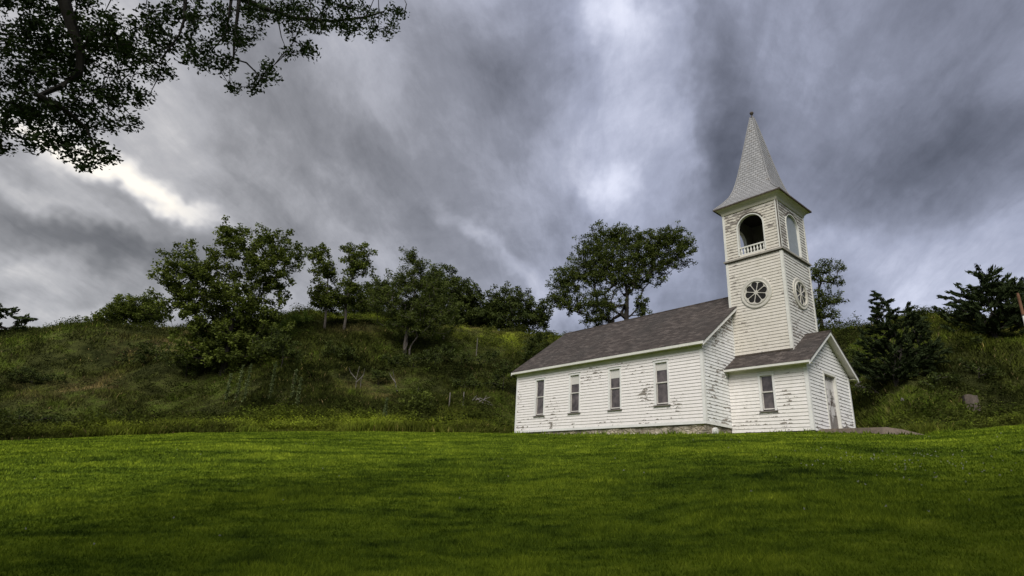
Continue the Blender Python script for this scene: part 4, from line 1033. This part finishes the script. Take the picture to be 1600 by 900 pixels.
# metal pole at the right edge
D = 30.0; pt_ = at_dist(1590, 458, D); gz = float(terr(pt_[0], pt_[1])); pole = empty('flagpole', (pt_[0], pt_[1], gz), 'white pole with a rust-coloured top at the right edge of the view', 'pole')
mb = MB(); mb.tube([(pt_[0], pt_[1], gz-.3), (pt_[0], pt_[1], pt_[2]-.95)], [.055, .048], 14); mb.build('shaft', MT['trimw'], pole, True)
mb = MB(); mb.tube([(pt_[0], pt_[1], pt_[2]-.93), (pt_[0], pt_[1], pt_[2]-.12), (pt_[0], pt_[1], pt_[2])], [.052, .052, .035], 14); mb.build('sleeve', plain('rusty_steel', (.15, .075, .04), .8, .4, 12), pole, True)
mb = MB(); mb.tube([(pt_[0], pt_[1], pt_[2]-.97), (pt_[0], pt_[1], pt_[2]-.92)], [.062, .062], 14); mb.build('band', MT['brown'], pole)

# ------------------------------------------------------------ the near tree that overhangs the camera on the left
def near_tree():
    rg = np.random.default_rng(77)
    taz = rad(-50); bx_, by_ = CAM[0]+6.5*math.sin(taz), CAM[1]+6.5*math.cos(taz); base = np.array([bx_, by_, float(terr(bx_, by_))])
    root = empty('overhanging_tree', tuple(base), 'near tree hanging dark leafy branches into the top left of the view', 'tree')
    EL = [(35, 55, 62, 62), (110, 45, 70, 55), (60, 140, 70, 48), (150, 100, 62, 52), (30, 190, 45, 32), (95, 205, 48, 30), (150, 175, 60, 28), (205, 150, 42, 20), (150, 238, 22, 18), (170, 250, 22, 8), (130, 264, 9, 9), (60, 225, 26, 10),
          (210, 60, 52, 50), (240, 105, 32, 22), (270, 40, 42, 36), (208, 190, 16, 9), (110, 232, 16, 14), (10, 225, 14, 10),
          (305, 80, 32, 26), (335, 95, 32, 18), (380, 55, 42, 16), (318, 20, 40, 18), (412, 118, 24, 14), (425, 105, 16, 9), (365, 132, 7, 8), (403, 136, 14, 7), (372, 60, 30, 14), (455, 75, 32, 11), (430, 18, 50, 14), (500, 12, 50, 14), (482, 85, 14, 7),
          (560, 18, 38, 20), (575, 52, 32, 12), (605, 15, 18, 8), (625, 22, 10, 3), (525, 40, 28, 9), (600, 40, 18, 10), (470, 45, 30, 10), (445, 22, 50, 14), (500, 32, 45, 12), (540, 40, 40, 12), (400, 20, 30, 18), (350, 30, 30, 20), (340, -20, 300, 14), (60, -30, 150, 30)]
    cs = []
    for (px, py, rx, ry) in EL:
        n = max(4, int(rx*ry*math.pi/135)); a = rg.random(n)*2*math.pi; r_ = np.sqrt(rg.random(n))
        for x_, y_ in zip(px+rx*r_*np.cos(a), py+ry*r_*np.sin(a)):
            d = 7.3+1.6*rg.random()-.0016*x_; cs.append(at_dist(x_, y_, d*.92))
    cs = np.array(cs)
    def pl(pts, d=7.3): return [at_dist(x_, y_, d*.92) for x_, y_ in pts]
    hub = at_dist(-150, -160, 7.0)
    trunk = [base-np.array([0, 0, .3]), base+np.array([0, 0, 2.5]), base*.6+hub*.4+np.array([0, 0, 1.2]), hub]
    axis = trunk
    # limbs traced as their own polylines, then everything else grows off them
    limbs = [pl([(-150, -160), (40, -60), (98, -5), (112, 40), (126, 80), (124, 112), (95, 135), (60, 150)]),
             pl([(-150, -160), (0, -60), (150, -25), (270, -12), (375, -4), (415, 14), (460, 28), (520, 33), (570, 27), (600, 18)]),
             pl([(374, -4), (371, 25), (366, 60), (365, 92), (385, 98), (405, 118)]), pl([(362, -5), (357, 30), (352, 55), (330, 80)]), pl([(60, 150), (100, 170), (135, 200), (150, 238)]),
             pl([(290, -12), (288, 30), (280, 55), (250, 95)])]
    mb = MB(); mb.tube(trunk, [.42, .34, .28, .2], 12); mb.build('trunk', MT['barkn'], root, True)
    RR = [(.11, .022), (.10, .012), (.026, .008), (.020, .007), (.035, .01), (.025, .008)]
    mb = MB()
    for lm, (ra, rb) in zip(limbs, RR):
        n = len(lm); mb.tube(lm, [ra*(rb/ra)**(i/(n-1)) for i in range(n)], 8)
    mb.build('limb', MT['barkn'], root, True)
    pool = np.concatenate([np.array(l_) for l_ in limbs]); dense = []
    for lm in limbs:
        for A, B in zip(lm[:-1], lm[1:]):
            for i in range(6): dense.append(A+(B-A)*i/6)
    # twigs
    nodes = [np.array(p) for p in dense]; segs = []
    dd = np.min(np.linalg.norm(cs[:, None]-np.array(nodes)[None], axis=2), axis=1)
    for i in np.argsort(dd):
        A = np.array(nodes); j = int(np.argmin(np.linalg.norm(A-cs[i], axis=1))); ln = np.linalg.norm(cs[i]-A[j])
        if ln > .35:
            mid = (cs[i]+A[j])/2+rg.normal(size=3)*ln*.08+np.array([0, 0, .06*ln]); segs += [(A[j], mid, .010, .007), (mid, cs[i], .007, .004)]; nodes.append(mid)
        else: segs.append((A[j], cs[i], .007, .004))
        nodes.append(cs[i])
    mb = MB()
    for A, B, ra, rb in segs: mb.tube([A, B], [ra, rb], 4, cap=False)
    mb.build('twigs', MT['barkn'], root)
    # leaf rosettes at twig ends
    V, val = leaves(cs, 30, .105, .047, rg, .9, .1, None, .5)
    # unseen crown lobes over and behind the camera, added to shade the lawn
    big = []
    for (ax, dist, hz, rx_, rz_, n) in ((-60, 6.5, 6.5, 4.5, 2.2, 200), (-110, 8, 7.0, 4.5, 2.5, 190), (-150, 7, 7.5, 4.5, 2.5, 190), (-170, 13, 7.5, 4.5, 3, 150), (170, 6, 8.0, 4.5, 2.2, 170), (-130, 14, 8, 5, 3.2, 160), (130, 8, 8.6, 4.2, 2, 130), (-60, 2.5, 9.2, 4.5, 1.5, 110), (130, 3.5, 9.5, 4.5, 1.5, 120), (-153, 4.5, 9, 4.5, 1.6, 120)):
        c = np.array([CAM[0]+dist*math.sin(rad(ax)), CAM[1]+dist*math.cos(rad(ax)), CAM[2]-EYE+hz]); u = rg.normal(size=(n, 3)); u /= np.linalg.norm(u, axis=1)[:, None]; u *= rg.random((n, 1))**.45
        big.append(c+u*np.array([rx_, rx_, rz_]))
    big = np.concatenate(big)
    rel = big-CAM; zf = rel@_f; inview = (zf > .3) & (np.abs(rel@_r/np.maximum(zf, .01)*FPX) < 860) & (np.abs(rel@_u/np.maximum(zf, .01)*FPX) < 520); big = big[~inview]
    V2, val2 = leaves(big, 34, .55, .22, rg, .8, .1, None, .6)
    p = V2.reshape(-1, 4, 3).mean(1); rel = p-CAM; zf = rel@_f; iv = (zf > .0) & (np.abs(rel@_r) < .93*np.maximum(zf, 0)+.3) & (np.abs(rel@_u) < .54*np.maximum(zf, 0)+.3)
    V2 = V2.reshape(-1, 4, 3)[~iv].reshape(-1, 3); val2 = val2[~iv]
    fast_mesh('crown', np.concatenate([V, V2]), 4, MT['leafN'], np.concatenate([val, val2]), root)  # seen leaves and added shade lobes in one mesh
    # limbs that carry the added shade lobes
    skeleton(base, [base+np.array([0, 0, 1.5]), base+np.array([-.2, -.3, 3.2]), base+np.array([-.8, -1.2, 5.0]), base+np.array([-1.2, -2.5, 6.2])], big[::2], rg, .3, 'shade_lobe_limb', MT['barkn'], root, rmin=.015)
near_tree()

# ------------------------------------------------------------ grass and weeds (uncountable: stuff)
def in_building(x, y):
    a = (x > -.10) & (x < W+.1) & (y > -.10) & (y < L+.1); b_ = (x > XP-.1) & (x < PX1+.1) & (y > -LP-.08) & (y <= 0); c = (x > 2.42) & (x < 5.8) & (y > -6.5) & (y < -3.2)
    return a | b_ | c
def blades(n, dmin, dmax, hfun, wfun, kind, rg, azr=(-9, 92), pw=0):
    az = rg.uniform(*azr, n)
    if kind == 'lawn': d = np.exp(rg.uniform(math.log(dmin), math.log(dmax), n))
    else: d = None
    return az, d
rg = np.random.default_rng(5)
n = 860000
az = rg.uniform(-28, 112, n); d = 2.2*np.exp(rg.random(n)**.80*math.log(38/2.2)); df = np.maximum(np.interp(az, F_AZ, F_D), np.interp(az, L_AZ, L_D)+.5)
x = CAM[0]+d*np.sin(np.radians(az)); y = CAM[1]+d*np.cos(np.radians(az)); k = (d < df+.1) & ~in_building(x, y); az, d, x, y = az[k], d[k], x[k], y[k]; n = len(x); z = terr_polar(az, d)
tuft = vnoise(x, y, .45, 31)+.7*vnoise(x*.8+y*.6, (y*.8-x*.6)*.45, 1.1, 32)
near_wall = in_building(x-.32, y) | in_building(x+.32, y) | in_building(x, y-.32) | in_building(x, y+.32)
hgt = (.030+.022*rg.random(n)+.075*np.clip(tuft, 0, 1))*np.clip(.8+d*.008, .8, 1.05)*(1+near_wall*rg.random(n)*2.6); wd = np.clip(.0011*d, .0045, .026)*(.7+.6*rg.random(n))
th = rg.random(n)*2*math.pi; ln = rg.normal(size=(n, 2))*.45*hgt[:, None]
P = np.stack([x, y, z-.01], 1); s = np.stack([np.cos(th)*wd, np.sin(th)*wd, 0*wd], 1); tip = P+np.stack([ln[:, 0], ln[:, 1], hgt], 1)
V = np.stack([P-s, P+s, tip], 1).reshape(-1, 3)
tag(fast_mesh('lawn_grass', V, 3, MT['lawnb'], np.clip(rg.random(n)*.75+.75*tuft+.12, 0, 1)), 'short mown bright green grass covering the lawn', 'grass', kind='stuff')

TAN = [(2.5, .42, 3.2, .07, .75), (8.5, .62, 4, .05, .5), (11, .75, 4, .04, .4), (26.5, .30, 2.6, .06, .75), (37.5, .93, 4.5, .10, .45), (24, .62, 2.5, .04, .35), (77, .14, 2.5, .06, .3), (82, .72, 3, .05, .3), (5, .12, 5, .05, .3)]
LUSH = [(8, .97, 7, .05, .6), (27, .92, 5, .07, .5), (15, .05, 12, .045, .85), (30, .05, 7, .05, .9), (38, .86, 6, .13, .75), (17, .93, 2.5, .10, .8), (21, .06, 10, .06, .8), (31, .07, 5, .06, .7), (10, .13, 4, .05, .5), (36, .10, 4, .08, .45), (81, .70, 4, .14, .6), (78, .12, 4, .12, .55), (74, .20, 3, .1, .5), (25, .8, 6, .1, .35), (9, .95, 8, .05, .4), (80, .92, 4, .06, .5)]
def field(L_, az, s_, nz):
    o = np.zeros_like(az)
    for a0, s0, sa, ss, k_ in L_: o = np.maximum(o, k_*np.exp(-((az-a0)/sa)**2-((s_-s0)/ss)**2))
    return np.clip(o*(1+1.8*nz), 0, 1)
def hill_points(n, pw, rg, dmargin=0.0):
    az = rg.uniform(-20, 102, n); df = np.maximum(np.interp(az, F_AZ, F_D), np.interp(az, L_AZ, L_D)+.5); dh = np.interp(az, H_AZ, H_D)
    t = rg.random(n)**pw; d = df+dmargin+(dh+5-df)*t; s_ = (d-df)/(dh-df)
    x = CAM[0]+d*np.sin(np.radians(az)); y = CAM[1]+d*np.cos(np.radians(az)); z = terr_polar(az, d)
    nz = vnoise(x, y, 1.5, 51)+vnoise(x, y, 4.5, 52)
    return az, d, s_, df, x, y, z, field(TAN, az, s_, nz), field(LUSH, az, s_, -nz)
n = 700000
az, d, s_, df, x, y, z, tanv, lush = hill_points(n, 1.2, rg)
cl = vnoise(x, y, 1.3, 41)+.7*vnoise(x, y, 4.0, 42)+.5*vnoise(x, y, 11., 43)
front = np.clip(1-(d-df)/6, 0, 1)
hgt = np.clip(.28+.75*np.clip(cl, -.25, 1)+.35*front*np.clip((d-df)*1.5, .35, 1), .10, 1.4)*(.55+.6*rg.random(n))*(1-.35*tanv); hgt = np.minimum(hgt, .80+.15*rg.random(n)); wd = np.clip(.00055*d, .016, .042)*(.6+.8*rg.random(n))
th = rg.random(n)*2*math.pi; ln = rg.normal(size=(n, 2))*.34*hgt[:, None]
P = np.stack([x, y, z-.03], 1); s = np.stack([np.cos(th)*wd, np.sin(th)*wd, 0*wd], 1); tip = P+np.stack([ln[:, 0], ln[:, 1], hgt], 1); mid = P*.45+tip*.55-np.stack([ln[:, 0]*.25, ln[:, 1]*.25, 0*hgt], 1)
V = np.stack([P-s*.6, P+s*.6, mid+s, tip, mid-s], 1).reshape(-1, 3)
val = np.clip(rg.random(n)*.55+.45*cl+.18*front+.14, 0, 1); dry = rg.random(n) < .02
tag(fast_mesh('tall_weeds', V, 5, MT['hillb'], np.minimum(val, .93), extra={'tan': np.where(dry, .9, tanv), 'lush': lush}), 'rough tall grass and weeds covering the hillside', 'weeds', kind='stuff')
# broad-leaved weeds: low clumps along the foot, taller dark brush above
V_, v_, t_, l_ = [], [], [], []
for n, pw, hb, per, sp_, sz, dk in ((6500, 2.4, .40, 46, .45, .10, .95), (1500, 1.0, .45, 90, .75, .17, .35), (620, 1.4, .7, 150, 1.0, .17, .20)):
    az, d, s_, df, x, y, z, tanv, lush = hill_points(n, pw, rg, sp_*1.3); k = vnoise(x, y, 5, 61)+.5*vnoise(x, y, 14, 62) > -.12
    if dk > .5: k = np.ones(n, bool)
    k &= ~((d-df < 5) & (az > 39) & (az < 66))
    cc = np.stack([x, y, z+hb*(.5+.8*rg.random(n))], 1)[k]; V, val = leaves(cc, per, sp_, sz, rg, .62, .1, None, .5)
    V_.append(V); v_.append(np.clip(val*dk, 0, .9)); t_.append(np.repeat(tanv[k]*.4, per)); l_.append(np.repeat(lush[k]*(1 if dk > .5 else .4), per))
tag(fast_mesh('weed_clumps', np.concatenate(V_), 4, MT['hillb'], np.concatenate(v_), extra={'tan': np.concatenate(t_), 'lush': np.concatenate(l_)}), 'leafy weed clumps and low brush massed over the slope', 'weeds', kind='stuff')

# white clover heads here and there in the lawn
n = 160; rg = np.random.default_rng(9); az = np.concatenate([rg.uniform(-5, 88, 60), rg.normal(74, 4, 100)]); d = np.concatenate([rg.uniform(6, 20, 60), rg.normal(12, 1.2, 100)])
x = CAM[0]+d*np.sin(np.radians(az)); y = CAM[1]+d*np.cos(np.radians(az)); z = terr_polar(az, d); c = np.stack([x, y, z+.075], 1)
V, val = leaves(c, 7, .013, .014, rg, 1, 0, None, .9)
cm = plain('clover_blossom', (.34, .34, .28), .9, .1, 3)
tag(fast_mesh('clover_flowers', V, 4, cm), 'tiny white clover heads dotted through the lawn', 'clover', kind='stuff')
